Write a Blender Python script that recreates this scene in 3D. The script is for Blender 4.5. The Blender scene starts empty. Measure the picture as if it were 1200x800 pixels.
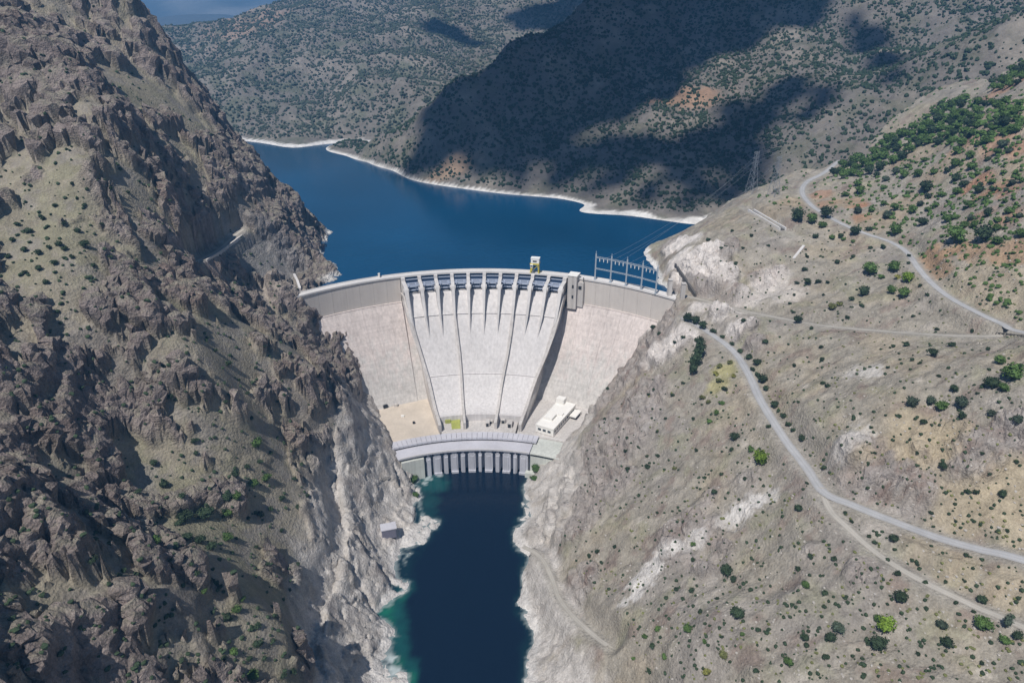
import bpy, math, random, time
import numpy as np
from mathutils import Vector
T0 = time.time()
random.seed(7)
rng = np.random.default_rng(7)
scene = bpy.context.scene
COL = scene.collection

# ------------------------------------------------------------------ camera
PITCH = math.radians(26.0)
CAMZ = 421.5
cp, sp = math.cos(PITCH), math.sin(PITCH)
cam_d = bpy.data.cameras.new("camera")
cam_d.sensor_width = 36.0
cam_d.lens = 24.0
cam_d.clip_start = 1.0
cam_d.clip_end = 40000.0
cam = bpy.data.objects.new("camera", cam_d)
cam.location = (0, 0, CAMZ)
cam.rotation_euler = (math.pi / 2 - PITCH, 0, 0)
COL.objects.link(cam)
scene.camera = cam

# ------------------------------------------------------------------ light
SUN = Vector((-0.26, -0.46, 0.85)).normalized()
world = bpy.data.worlds.new("World")
scene.world = world
world.use_nodes = True
wn = world.node_tree
bg = wn.nodes["Background"]
sky = wn.nodes.new("ShaderNodeTexSky")
sky.sky_type = 'NISHITA'
sky.sun_disc = False
sky.sun_elevation = math.asin(SUN.z)
sky.sun_rotation = math.atan2(SUN.x, SUN.y) % (2 * math.pi)
sky.altitude = 700
wn.links.new(sky.outputs[0], bg.inputs[0])
bg.inputs[1].default_value = 0.05
sun_d = bpy.data.lights.new("sun", 'SUN')
sun_d.energy = 4.8
sun_d.angle = math.radians(0.5)
sun_d.color = (1.0, 0.955, 0.90)
sun_o = bpy.data.objects.new("sun", sun_d)
sun_o.rotation_euler = SUN.to_track_quat('Z', 'Y').to_euler()
sun_o.location = (0, 0, 2500)
COL.objects.link(sun_o)
scene.view_settings.view_transform = 'Standard'
scene.view_settings.look = 'None'
scene.view_settings.exposure = 0.15
scene.view_settings.gamma = 1.0
scene.cycles.volume_bounces = 0
scene.cycles.max_bounces = 6

# ------------------------------------------------------------------ geometry helpers
F = 800.0     # focal length in photograph pixels, used to measure the place from the photograph
def ray(px, py):
    u = (px - 600) / F; v = (400 - py) / F
    return np.array([u, cp + v * sp, -(sp - v * cp)])
def P(px, py, z):
    d = ray(px, py)
    t = (z - CAMZ) / d[2]
    return np.array([d[0] * t, d[1] * t, z])
def PY(px, py, y):
    d = ray(px, py); t = y / d[1]
    return np.array([d[0] * t, y, CAMZ + d[2] * t])
def depth_of(p):
    return p[1] * cp + (CAMZ - p[2]) * sp

def mesh_np(name, verts, faces, mat=None, smooth=False, col=None, link=True, uv=None):
    """faces: (n,3) or (n,4) int array."""
    verts = np.asarray(verts, dtype=np.float32); faces = np.asarray(faces, dtype=np.int32)
    me = bpy.data.meshes.new(name)
    k = faces.shape[1]
    me.vertices.add(len(verts)); me.vertices.foreach_set("co", verts.ravel())
    me.loops.add(faces.size); me.loops.foreach_set("vertex_index", faces.ravel())
    me.polygons.add(len(faces))
    me.polygons.foreach_set("loop_start", np.arange(0, faces.size, k, dtype=np.int32))
    try:
        me.polygons.foreach_set("loop_total", np.full(len(faces), k, dtype=np.int32))
    except Exception:
        pass
    me.polygons.foreach_set("use_smooth", np.full(len(faces), bool(smooth)))
    me.update(calc_edges=True)
    if col is not None:
        a = me.color_attributes.new("Col", 'FLOAT_COLOR', 'POINT')
        c = np.ones((len(verts), 4), dtype=np.float32); c[:, :3] = col
        a.data.foreach_set("color", c.ravel())
    if uv is not None:
        l = me.uv_layers.new(name="UVMap")
        l.data.foreach_set("uv", np.asarray(uv, dtype=np.float32)[faces.ravel()].ravel())
    if mat is not None:
        me.materials.append(mat)
    o = bpy.data.objects.new(name, me)
    if link:
        COL.objects.link(o)
    return o

class MB:
    """collects polygons into one mesh"""
    def __init__(s): s.v = []; s.f = []
    def add(s, vs, fs):
        b = len(s.v); s.v += [tuple(map(float, p)) for p in vs]; s.f += [[b + i for i in f] for f in fs]
    def box8(s, p):
        s.add(p, [(3, 2, 1, 0), (4, 5, 6, 7), (0, 1, 5, 4), (1, 2, 6, 5), (2, 3, 7, 6), (3, 0, 4, 7)])
    def box(s, x0, y0, z0, x1, y1, z1):
        s.box8([(x0, y0, z0), (x1, y0, z0), (x1, y1, z0), (x0, y1, z0), (x0, y0, z1), (x1, y0, z1), (x1, y1, z1), (x0, y1, z1)])
    def obox(s, c, ax, ay, az):
        c = Vector(c); ax = Vector(ax); ay = Vector(ay); az = Vector(az)
        s.box8([c - ax - ay - az, c + ax - ay - az, c + ax + ay - az, c - ax + ay - az, c - ax - ay + az, c + ax - ay + az, c + ax + ay + az, c - ax + ay + az])
    def bar(s, a, b, w, h=None):
        a = Vector(a); b = Vector(b); d = (b - a).normalized(); h = h or w
        up = Vector((0, 0, 1)) if abs(d.z) < 0.95 else Vector((0, 1, 0))
        x = d.cross(up).normalized() * w / 2; y = x.cross(d).normalized() * h / 2
        s.box8([a - x - y, a + x - y, a + x + y, a - x + y, b - x - y, b + x - y, b + x + y, b - x + y])
    def tube(s, pts, r, n=6):
        pts = [Vector(p) for p in pts]; b = len(s.v); rs = r if isinstance(r, (list, tuple)) else [r] * len(pts)
        for i, p in enumerate(pts):
            d = (pts[min(i + 1, len(pts) - 1)] - pts[max(i - 1, 0)]).normalized()
            up = Vector((0, 0, 1)) if abs(d.z) < 0.95 else Vector((0, 1, 0))
            x = d.cross(up).normalized(); y = x.cross(d).normalized()
            for k in range(n):
                a = 2 * math.pi * k / n
                s.v.append(tuple(p + x * math.cos(a) * rs[i] + y * math.sin(a) * rs[i]))
        for i in range(len(pts) - 1):
            for k in range(n):
                s.f.append([b + i * n + k, b + i * n + (k + 1) % n, b + (i + 1) * n + (k + 1) % n, b + (i + 1) * n + k])
        s.f.append([b + k for k in range(n)][::-1]); s.f.append([b + (len(pts) - 1) * n + k for k in range(n)])
    def build(s, name, mat, parent=None, smooth=False):
        me = bpy.data.meshes.new(name)
        me.from_pydata(s.v, [], s.f)
        me.update()
        if smooth:
            for p in me.polygons: p.use_smooth = True
        if mat: me.materials.append(mat)
        o = bpy.data.objects.new(name, me); COL.objects.link(o)
        if parent is not None: put(o, parent)
        return o

def put(o, parent):
    o.parent = parent
    o.matrix_parent_inverse = parent.matrix_world.inverted() if parent.type != 'EMPTY' else __import__('mathutils').Matrix.Translation(-parent.location)
def tag(o, label=None, cat=None, group=None, kind=None):
    if label: o["label"] = label
    if cat: o["category"] = cat
    if group: o["group"] = group
    if kind: o["kind"] = kind
    return o
def empty(name, loc, label, cat, group=None):
    o = bpy.data.objects.new(name, None); COL.objects.link(o); o.location = loc
    o.empty_display_size = 1
    return tag(o, label, cat, group)

# ------------------------------------------------------------------ noise (numpy)
_perm = rng.permutation(256).astype(np.int32); _perm = np.concatenate([_perm, _perm, _perm])
_g3 = rng.normal(size=(256, 3)).astype(np.float32); _g3 /= np.linalg.norm(_g3, axis=1)[:, None]
def perlin(p):
    """p (n,3) -> (n,) about -0.8..0.8"""
    p = np.asarray(p, dtype=np.float32)
    i = np.floor(p).astype(np.int32); f = p - i
    w = f * f * f * (f * (f * 6 - 15) + 10)
    i &= 255
    out = 0
    for dx in (0, 1):
        wx = w[:, 0] if dx else 1 - w[:, 0]
        a = _perm[i[:, 0] + dx]
        for dy in (0, 1):
            wy = w[:, 1] if dy else 1 - w[:, 1]
            b = _perm[(a + i[:, 1] + dy) & 255]
            for dz in (0, 1):
                wz = w[:, 2] if dz else 1 - w[:, 2]
                g = _g3[_perm[(b + i[:, 2] + dz) & 255]]
                out = out + wx * wy * wz * (g[:, 0] * (f[:, 0] - dx) + g[:, 1] * (f[:, 1] - dy) + g[:, 2] * (f[:, 2] - dz))
    return out * 1.4
def fbm(p, scale, octv=4, gain=0.5, lac=2.03, ridged=False):
    p = np.asarray(p, dtype=np.float32) / scale
    s = 0; a = 1.0; tot = 0
    for k in range(octv):
        n = perlin(p + 17.3 * k)
        if ridged: n = 1 - 2 * np.abs(n) * 1.3
        s = s + a * n; tot += a; a *= gain; p = p * lac
    return s / tot
_j3 = rng.random((256, 3)).astype(np.float32)
def cells(p, scale):
    """cellular noise: F1, F2 distance and random of nearest cell"""
    p = np.asarray(p, dtype=np.float32) / scale
    i = np.floor(p).astype(np.int32)
    f1 = np.full(len(p), 9, np.float32); f2 = f1.copy(); rid = np.zeros(len(p), np.float32); tilt = np.zeros(len(p), np.float32)
    for dx in (-1, 0, 1):
        for dy in (-1, 0, 1):
            for dz in (-1, 0, 1):
                c = i + np.array([dx, dy, dz], dtype=np.int32); cc = c & 255
                h = _perm[(_perm[(_perm[cc[:, 0]] + cc[:, 1]) & 255] + cc[:, 2]) & 255]
                dv = c + _j3[h] - p
                tl = (dv * _g3[(h * 7 + 3) & 255]).sum(1)
                d = np.sqrt((dv * dv).sum(1))
                m = d < f1
                f2 = np.where(m, f1, np.minimum(f2, d)); rid = np.where(m, _j3[h, 0], rid); tilt = np.where(m, tl, tilt); f1 = np.where(m, d, f1)
    return f1, f2, rid, tilt
def sstep(a, b, x):
    t = np.clip((x - a) / (b - a), 0, 1); return t * t * (3 - 2 * t)

# ------------------------------------------------------------------ thin plate spline through measured ground points
def tps_fit(pts, smooth=1e-4):
    pts = np.asarray(pts, dtype=np.float64)
    # merge points that coincide
    keep = []
    for p in pts:
        if all((p[0] - q[0]) ** 2 + (p[1] - q[1]) ** 2 > 9 for q in keep): keep.append(p)
    pts = np.array(keep); xy = pts[:, :2] / 100.0; n = len(pts)
    d2 = ((xy[:, None] - xy[None]) ** 2).sum(2)
    K = np.where(d2 > 0, 0.5 * d2 * np.log(np.maximum(d2, 1e-12)), 0) + np.eye(n) * smooth
    A = np.zeros((n + 3, n + 3)); A[:n, :n] = K; A[:n, n] = 1; A[:n, n + 1:] = xy; A[n, :n] = 1; A[n + 1:, :n] = xy.T
    b = np.zeros(n + 3); b[:n] = pts[:, 2]
    w = np.linalg.solve(A, b)
    return xy.astype(np.float32), w.astype(np.float32)
def tps_eval(fit, x, y):
    xy, w = fit; n = len(xy); out = np.empty(len(x), np.float32)
    for s in range(0, len(x), 40000):
        X = x[s:s + 40000].astype(np.float32) / 100; Y = y[s:s + 40000].astype(np.float32) / 100
        d2 = (X[:, None] - xy[None, :, 0]) ** 2 + (Y[:, None] - xy[None, :, 1]) ** 2
        np.maximum(d2, 1e-10, out=d2)
        out[s:s + 40000] = (0.5 * d2 * np.log(d2)) @ w[:n] + w[n] + w[n + 1] * X + w[n + 2] * Y
    return out

# ------------------------------------------------------------------ dam geometry (one arch centre)
CX, CY, RC = -31.0, 442.0, 285.0
LAKE, CREST = 150.0, 155.0
D2R = math.pi / 180
def pol(th, r, z): return (CX + r * math.sin(th * D2R), CY + r * math.cos(th * D2R), z)
def flank_r(z):
    if z >= 126: return 281.0
    return 279.6 - (126 - z) * 0.585
def dam_hit(px, py):
    d = ray(px, py)
    for t in np.arange(450, 1000, 0.5):
        p = d * t + np.array([0, 0, CAMZ])
        if math.hypot(p[0] - CX, p[1] - CY) > flank_r(p[2]) and p[1] > CY + 60: return p
    return None
# ------------------------------------------------------------------ near ground: measured points (photo x, photo y, height)
near_px = """
487 556 0; 497 610 0; 490 634 0; 462 648 0; 470 688 0; 450 705 0; 455 740 0; 452 780 0; 458 800 0
385 540 76; 400 620 50; 395 650 46; 362 700 53; 362 760 56; 368 800 57; 440 560 34; 430 640 22; 405 720 24
300 560 115; 260 640 115; 200 620 132; 150 560 150; 100 480 190; 100 380 233; 100 300 265; 100 200 310; 100 100 360; 100 20 413
0 50 395; 0 100 362; 0 150 337; 0 200 311; 0 250 289; 0 300 269; 0 350 253; 0 400 239; 0 480 215; 0 520 200; 0 565 218; 0 650 200; 0 800 185
100 700 175; 100 800 150; 200 700 150; 200 800 125; 250 720 125; 300 700 105; 300 800 95; 340 740 90; 120 620 150; 80 620 190
240 290 215; 300 330 165; 330 400 150; 250 430 190; 200 350 225; 200 430 200; 300 480 145; 380 470 120; 430 490 62
200 250 265; 200 150 310; 270 220 250; 320 270 200
150 480 178; 150 420 208; 150 340 240; 150 250 277; 150 150 328; 250 340 196; 50 250 286; 50 150 334; 50 350 250; 50 60 386; 50 430 224
385 318 150; 375 285 150; 350 250 190; 300 200 240; 240 120 315; 200 70 362; 140 0 430; 345 325 152
620 556 0; 615 600 0; 607 640 0; 621 652 0; 607 700 0; 625 750 0; 621 800 0
650 640 25; 690 740 35; 720 800 35; 700 480 45; 690 490 31; 655 525 27; 660 540 33; 740 600 75; 800 520 110; 820 430 140
860 412 152; 830 390 154; 890 470 150; 920 515 149; 950 555 148; 968 578 148; 1000 592 149; 1050 612 150; 1100 630 153; 1200 655 160
985 610 146; 1020 645 146; 1080 680 146; 1140 710 147; 1200 735 150
1000 500 175; 1100 500 190; 1200 500 205; 1200 580 178; 1100 570 168; 900 340 175; 810 350 160; 870 366 165; 960 382 180; 1060 390 195; 1180 393 212
1200 390 218; 1110 345 216; 1075 310 217; 1040 282 218; 985 262 220; 955 240 221; 940 225 222; 968 203 225
800 300 175; 770 310 152; 785 335 152; 758 298 150; 790 280 165; 830 258 180; 880 225 205; 905 222 212; 940 200 222
1060 160 275; 1120 110 315; 1200 75 360; 1100 250 240; 1200 300 250; 1200 200 290; 1200 120 335; 1100 170 280; 1000 220 232; 1000 300 205; 950 320 192
1100 420 202; 950 430 170; 900 620 120; 900 700 110; 1000 700 130; 1100 750 135; 1000 800 118; 900 800 100; 800 800 70; 800 700 80; 700 600 50; 1200 800 140
"""
pts = []
for tok in near_px.replace("\n", ";").split(";"):
    if tok.strip():
        a, b, c = map(float, tok.split()); pts.append(P(a, b, c))
for (a, b) in [(368, 378), (400, 424), (425, 460), (440, 482), (775, 379), (758, 398), (740, 420), (720, 446), (706, 466)]:
    h = dam_hit(a, b)
    if h is not None: pts.append(h)
wp = """-90 322 0; -96 250 0; -100 150 0; -100 0 0; -20 560 -14; -20 450 -16; -18 322 -16; -15 200 -16; -10 50 -16; -5 -60 -16; -31 650 0; -31 760 50; -60 860 80; -60 1000 100; -120 1200 110
-235 780 141; -268 935 125; -318 970 135; -390 1030 150; -450 1085 190; -530 1150 240; -640 1200 300; -640 700 470; -640 400 350; -520 330 305; -400 200 270; -300 100 240; -200 0 180; -260 -60 210; -640 -60 400
75 250 0; 85 150 0; 90 50 0; 160 850 132; 230 905 136; 300 960 150; 400 1015 175; 500 985 225; 600 945 300; 660 1000 330; 520 1200 250; 200 1200 100
340 330 230; 420 400 275; 330 210 185; 300 100 180; 500 500 310; 600 600 345; 660 750 385; 300 0 180; 150 0 75; 150 100 85; 660 0 360; 660 300 360; -231 652 158; 170 640 157; -226 700 152; 140 300 104"""
for tok in wp.replace("\n", ";").split(";"):
    pts.append(np.array(list(map(float, tok.split()))))
pts.append(PY(0, 0, 760)); pts.append(PY(60, 0, 800))
fit_near = tps_fit(pts, 2e-4)

def axis(segs):
    out = []
    for a, b, s in segs:
        out.append(np.linspace(a, b, max(2, int(round((b - a) / s))), endpoint=False))
    out.append(np.array([segs[-1][1]])); return np.concatenate(out).astype(np.float32)
gx = axis([(-660, -340, 2.4), (-340, -70, 1.2), (-70, 110, 1.4), (110, 400, 1.6), (400, 660, 3.6)])
gy = axis([(-60, 165, 5), (165, 330, 1.1), (330, 500, 1.3), (500, 720, 1.7), (720, 960, 2.4), (960, 1200, 8)])
NX, NY = len(gx), len(gy)
X, Y = np.meshgrid(gx, gy); X = X.ravel(); Y = Y.ravel()
# coarse evaluation, then cubic-ish smooth upsample would blur cliffs: evaluate exactly
Z0 = tps_eval(fit_near, X, Y)

def grid_sample(Zg, x, y):
    x = np.atleast_1d(x); y = np.atleast_1d(y)
    i = np.clip(np.searchsorted(gx, x) - 1, 0, NX - 2); j = np.clip(np.searchsorted(gy, y) - 1, 0, NY - 2)
    fx = (x - gx[i]) / (gx[i + 1] - gx[i]); fy = (y - gy[j]) / (gy[j + 1] - gy[j])
    G = Zg.reshape(NY, NX)
    return (G[j, i] * (1 - fx) + G[j, i + 1] * fx) * (1 - fy) + (G[j + 1, i] * (1 - fx) + G[j + 1, i + 1] * fx) * fy
def hit_hf(Zg, pxs, pys):
    """where the lines of sight through photo points meet the ground"""
    pxs = np.atleast_1d(np.asarray(pxs, float)); pys = np.atleast_1d(np.asarray(pys, float))
    u = (pxs - 600) / F; v = (400 - pys) / F
    dx, dy, dz = u, cp + v * sp, -(sp - v * cp)
    res = np.full((len(pxs), 3), np.nan); done = np.zeros(len(pxs), bool)
    for t in np.arange(150, 1300, 1.5):
        x, y, z = dx * t, dy * t, CAMZ + dz * t
        g = grid_sample(Zg, np.clip(x, gx[0], gx[-1]), np.clip(y, gy[0], gy[-1]))
        m = (~done) & (z < g) & (np.abs(x) < 655) & (y < 1190)
        res[m, 0] = x[m]; res[m, 1] = y[m]; res[m, 2] = g[m]; done |= m
        if done.all(): break
    return res

# ------------------------------------------------------------------ roads: measured centre lines
def spline(pts, step=4.0):
    pts = [np.asarray(p, float) for p in pts]
    P_ = [2 * pts[0] - pts[1]] + pts + [2 * pts[-1] - pts[-2]]
    out = []
    for i in range(1, len(P_) - 2):
        n = max(2, int(np.linalg.norm(P_[i + 1] - P_[i]) / step))
        for k in range(n):
            t = k / n; a, b, c, d = P_[i - 1], P_[i], P_[i + 1], P_[i + 2]
            out.append(0.5 * ((2 * b) + (-a + c) * t + (2 * a - 5 * b + 4 * c - d) * t * t + (-a + 3 * b - 3 * c + d) * t ** 3))
    out.append(pts[-1]); return np.array(out)
def pl(s): return [P(*map(float, q.split())) for q in s.split(";")]
A_ = P(1200, 655, 160)
road_lines = {
 'lower': (spline(pl("800 372 155.2; 830 389 154.5; 860 412 153; 878 440 151.5; 892 470 150; 920 515 149; 945 548 148.3; 966 577 148; 1000 592 149; 1050 612 150; 1100 630 153; 1150 644 157; 1200 656 161") + [np.array([330, 225, 168.])]), 7.2),
 'branch': (spline(pl("962 571 148.05; 972 596 147.3; 990 615 146.6; 1020 642 146; 1050 663 146; 1080 680 146; 1140 709 147; 1200 735 150") + [np.array([285, 195, 155.])]), 4.6),
 'upper': (spline(pl("984 188 227; 965 203 225; 946 213 223.5; 940 225 222.5; 950 240 221.5; 968 252 220.5; 990 264 219.5; 1015 274 219; 1042 283 218.5; 1062 295 218; 1076 314 217.5; 1090 330 217; 1112 348 217; 1145 366 217; 1175 380 217.5; 1205 391 218") + [np.array([420, 380, 222.])]), 6.4),
 'bench': (spline(pl("800 346 157; 825 352 160; 870 364 165; 915 373 172; 960 381 180; 1010 386 187; 1060 390 195; 1110 393 203; 1160 394 210; 1190 391 214")), 4.5),
 'riverside': (spline(pl("613 640 20; 633 652 23; 646 675 25; 655 700 27; 672 722 30; 696 744 35; 712 756 39")), 4.2),
}
_h = hit_hf(Z0, [226, 238, 250, 262, 274, 286], [309, 304, 297, 289, 280, 271])
_h2 = hit_hf(Z0, [872, 882, 898, 917, 926], [243, 249, 258, 270, 276])
road_lines['channel'] = (spline(list(_h2)), 10.0)
road_lines['ledge'] = (spline(list(_h)), 5.0)
def line_dist(line, X, Y, reach):
    """distance to a centre line and its height at the nearest point, only near the line"""
    D = np.full(len(X), 1e9, np.float32); H = np.zeros(len(X), np.float32)
    m = (X > line[:, 0].min() - reach) & (X < line[:, 0].max() + reach) & (Y > line[:, 1].min() - reach) & (Y < line[:, 1].max() + reach)
    idx = np.where(m)[0]; x = X[idx]; y = Y[idx]; d = D[idx]; h = H[idx]
    for a, b in zip(line[:-1], line[1:]):
        k = np.where((x > min(a[0], b[0]) - reach) & (x < max(a[0], b[0]) + reach) & (y > min(a[1], b[1]) - reach) & (y < max(a[1], b[1]) + reach))[0]
        if len(k) == 0: continue
        ab = b[:2] - a[:2]; L = (ab ** 2).sum() + 1e-9
        t = np.clip(((x[k] - a[0]) * ab[0] + (y[k] - a[1]) * ab[1]) / L, 0, 1)
        dd = np.hypot(x[k] - a[0] - ab[0] * t, y[k] - a[1] - ab[1] * t)
        c = dd < d[k]
        d[k[c]] = dd[c]; h[k[c]] = (a[2] + (b[2] - a[2]) * t)[c]
    D[idx] = d; H[idx] = h
    return D, H

def blob_mask(blist, Zg, X, Y, wob):
    """soft patches on the ground: (photo x, photo y, radius in photo px, strength)"""
    b = np.array(blist, float); h = hit_hf(Zg, b[:, 0], b[:, 1]); M = np.zeros(len(X), np.float32)
    for (px, py, r, s), p in zip(blist, h):
        if np.isnan(p[0]): continue
        R = r * depth_of(p) / F * 1.25
        m = np.where((np.abs(X - p[0]) < R * 1.9) & (np.abs(Y - p[1]) < R * 1.9))[0]
        d = np.hypot(X[m] - p[0], Y[m] - p[1]) / R + wob[m] * 0.55
        M[m] = np.maximum(M[m], s * sstep(1.2, 0.6, d))
    return M

# ------------------------------------------------------------------ rock and soil areas
XYZ = np.stack([X, Y, Z0], 1)
left = sstep(10, -40, X + 30)                     # 1 on the left bank
n_big = fbm(XYZ, 75, 4)
n_mid = fbm(XYZ + 50, 26, 4)
n_fin = fbm(XYZ + 90, 8, 3)
Zg = Z0.reshape(NY, NX)
gz_y, gz_x = np.gradient(Zg, gy, gx)
slope = np.hypot(gz_x, gz_y).ravel()

grass_l = blob_mask([(260, 640, 55, 1), (200, 560, 35, 1), (165, 545, 24, 1), (310, 560, 45, .9), (330, 620, 40, 1), (300, 690, 40, 1), (310, 760, 40, .9), (345, 700, 18, .7), (290, 740, 30, 1),
    (270, 420, 34, .9), (285, 465, 26, .9), (300, 390, 26, .8), (340, 410, 26, .7), (250, 365, 22, .6), (200, 365, 18, .8), (205, 410, 14, .7), (190, 440, 16, .7), (210, 470, 14, .6),
    (60, 300, 48, .9), (30, 270, 40, .8), (100, 285, 32, .9), (20, 330, 26, .7), (70, 335, 30, .7), (140, 300, 30, .6), (60, 245, 36, .7), (100, 225, 30, .6), (170, 230, 26, .6),
    (150, 105, 36, .8), (190, 120, 34, .85), (225, 135, 24, .7), (130, 90, 22, .6), (215, 180, 18, .8), (190, 165, 14, .6), (10, 210, 26, .6), (75, 195, 26, .7), (145, 215, 22, .7), (180, 240, 22, .6),
    (65, 15, 22, .5), (95, 45, 18, .5), (150, 20, 15, .7), (130, 640, 18, .8), (135, 620, 16, .7), (60, 545, 22, .6), (200, 770, 20, .5), (30, 720, 30, .55), (50, 735, 20, .7), (330, 510, 25, .6), (360, 560, 24, .8), (355, 605, 26, .7)], Z0, X, Y, n_mid)
rock_l = np.clip(sstep(-0.10, 0.16, n_big * 0.5 + n_mid * 0.95 + n_fin * 0.5 + 0.02) - grass_l * 1.2 + 0.35 * sstep(0.9, 1.4, slope), 0, 1)
shot = blob_mask([(292, 305, 22, 1), (312, 318, 24, 1), (332, 326, 18, 1), (275, 296, 14, .9)], Z0, X, Y, n_mid * .5)
rock_l = sstep(0.15, 0.75, rock_l) * (1 - .92 * shot)
outcrop_r = blob_mask([(700, 580, 24, .9), (690, 590, 18, .9), (720, 575, 20, .8), (800, 640, 34, .7), (830, 660, 26, .7), (850, 600, 40, .5), (740, 480, 34, .6), (760, 420, 24, .7), (790, 410, 20, .9), (770, 390, 20, .7),
    (720, 520, 44, .85), (700, 560, 30, .9), (680, 620, 26, .8), (730, 450, 30, .9), (755, 480, 26, .7), (670, 570, 24, .8), (650, 600, 20, .8), (790, 290, 14, 1), (845, 300, 18, .9), (1020, 560, 34, .7), (1060, 580, 30, .7), (1000, 540, 26, .6), (1100, 520, 30, .55), (1140, 540, 26, .6), (870, 580, 24, .6), (960, 660, 24, .5), (1010, 680, 22, .6), (920, 690, 25, .4),
    (820, 310, 24, 1), (840, 330, 22, .9), (805, 330, 14, 1), (855, 350, 20, .7), (870, 390, 14, .8), (845, 370, 14, .9), (900, 330, 24, .6), (930, 345, 18, .4), (1180, 510, 20, .6), (660, 700, 20, .7), (680, 690, 20, .7), (640, 620, 20, .7), (660, 600, 18, .6), (880, 410, 14, .7)], Z0, X, Y, n_mid)
rock_r = sstep(0.2, 0.7, outcrop_r * 0.9 + 0.9 * n_mid - 0.05 + 0.3 * sstep(0.75, 1.2, slope))
rock = left * rock_l + (1 - left) * rock_r * 0.75

# the pale cliff washed along the river, and the pale band left by the reservoir
river_h = 78 * left + 46 * (1 - left)
pale = sstep(1.15, 0.80, (Z0 + 14 * n_mid + 5 * n_fin) / np.where(left > .5, np.clip(62 + 40 * sstep(330, 480, Y), 60, 110), np.clip(30 + 22 * sstep(420, 560, Y), 20, 60)))
pale *= sstep(700, 640, Y)
pale *= np.where(left > .5, sstep(-175, -150, X), 1)

# ------------------------------------------------------------------ relief
road_d = np.full(len(X), 1e9, np.float32); road_h = np.zeros(len(X), np.float32); road_w = np.zeros(len(X), np.float32)
for nm, (ln, w) in road_lines.items():
    d, h = line_dist(ln, X, Y, 30)
    d = d - w / 2
    if nm in ('ledge', 'channel'): d = np.where(d < 6, d, 1e9)
    m = d < road_d
    road_d[m] = d[m]; road_h[m] = h[m]
dam_d = np.hypot(X - CX, Y - CY)
calm = sstep(3, 14, road_d)
# beds of rock on the right bank run the way the white vein runs
_h = hit_hf(Z0, [745, 890], [700, 597]); _d = _h[1] - _h[0]; _d = _d / np.linalg.norm(_d); _p = np.array([-_d[1], _d[0], 0])
BED = np.stack([XYZ @ _d.astype(np.float32) * .22, XYZ @ _p.astype(np.float32), XYZ[:, 2] * 1.1], 1)
rill = fbm(BED, 13, 4, .6, ridged=True)
rill2 = fbm(BED * np.array([1.6, .8, .5]) + 40, 48, 4, .55, ridged=True)
up = fbm(XYZ * np.array([1, 1, 0.6]), 60, 5, 0.52, ridged=True)
up2 = fbm(XYZ * np.array([1.0, 0.75, 0.7]) + 31, 24, 4, 0.55, ridged=True)
amp_l = rock_l * left * (1 - 0.75 * pale)
Z1 = Z0 + calm * (amp_l * (14.0 * up + 7.5 * up2 + 2.0) + left * (1 - rock_l) * (1.2 * n_mid) + left * 4 * n_big * (1 - 0.6 * pale)
                  + (1 - left) * (6.0 * n_big + 3.0 * n_mid + 0.8 * n_fin + (1 - pale) * (2.2 * rill + 4.5 * rill2) + rock_r * (4.5 * up2 + 1.5)))
# a deep crack along the top of the pale cliff on the left bank, and rock ribs
crack = spline(pl("388 470 104; 386 530 80; 390 580 64; 396 622 52; 386 660 49; 368 690 54; 361 720 55; 359 760 57; 365 800 58; 369 840 58"))
cd, ch = line_dist(crack, X, Y, 30)
crack_m = sstep(9, 2, cd + 5 * n_mid)
Z1 -= crack_m * (11 + 6 * n_mid)
for jl, dp, wd in (("398 628 58; 412 652 46; 428 680 32; 442 702 16; 450 712 6", 5, 2.4), ("412 604 52; 424 622 42; 440 648 26; 455 670 14; 468 688 3", 5, 2.6), ("484 540 16; 487 575 14; 488 600 12", 4, 1.6), ("366 735 62; 372 760 58; 380 785 52", 3, 1.6), ("455 525 34; 462 548 26; 472 570 18", 3, 1.6)):
    jd, jh = line_dist(spline(pl(jl)), X, Y, 14)
    Z1 -= dp * sstep(wd + 1.2, wd * .3, jd + 1.6 * n_fin)
Z1 = np.where(road_d < 1e8, road_h + (Z1 - road_h) * sstep(1.8, 12, road_d), Z1)
Z1 = np.where((road_d < 2.0), road_h, Z1)
# keep the river and the lake bed under water, and the dam foot clear
keep = (Z0 < 4) & (Y < 640)
Z1 = np.where(keep, np.minimum(Z1, Z0 + 2.5 * n_mid + 1), Z1)
tl0, tl1, tr0, tr1 = P(447, 472, 30), P(466, 524, 26), P(690, 476, 30), P(648, 532, 26)
def edge_x(a, b, y): return a[0] + (b[0] - a[0]) * (y - a[1]) / (b[1] - a[1])
inside = (Y > 540) & (Y < 690) & (dam_d > 118) & (dam_d < 286) & (X > edge_x(tl0, tl1, Y) ) & (X < edge_x(tr0, tr1, Y))
Z1 = np.where(inside & (dam_d < 232), np.minimum(Z1, 20), Z1)
print("terrain heights", round(time.time() - T0, 1))

# crags: push the surface out along its normal in blocks
Zg = Z1.reshape(NY, NX); gzy, gzx = np.gradient(Zg, gy, gx)
N = np.stack([-gzx.ravel(), -gzy.ravel(), np.ones(len(X))], 1); N /= np.linalg.norm(N, axis=1)[:, None]
PT = np.stack([X, Y, Z1], 1).astype(np.float32)
act = np.where(((rock > 0.03) | (pale > .05)) & (calm > 0.01) & (Y > 150) & (Y < 1000))[0]
q = PT[act]
warp = np.stack([fbm(q + 7, 14, 4, .6), fbm(q + 77, 14, 4, .6), fbm(q + 177, 14, 4, .6)], 1)
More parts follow.
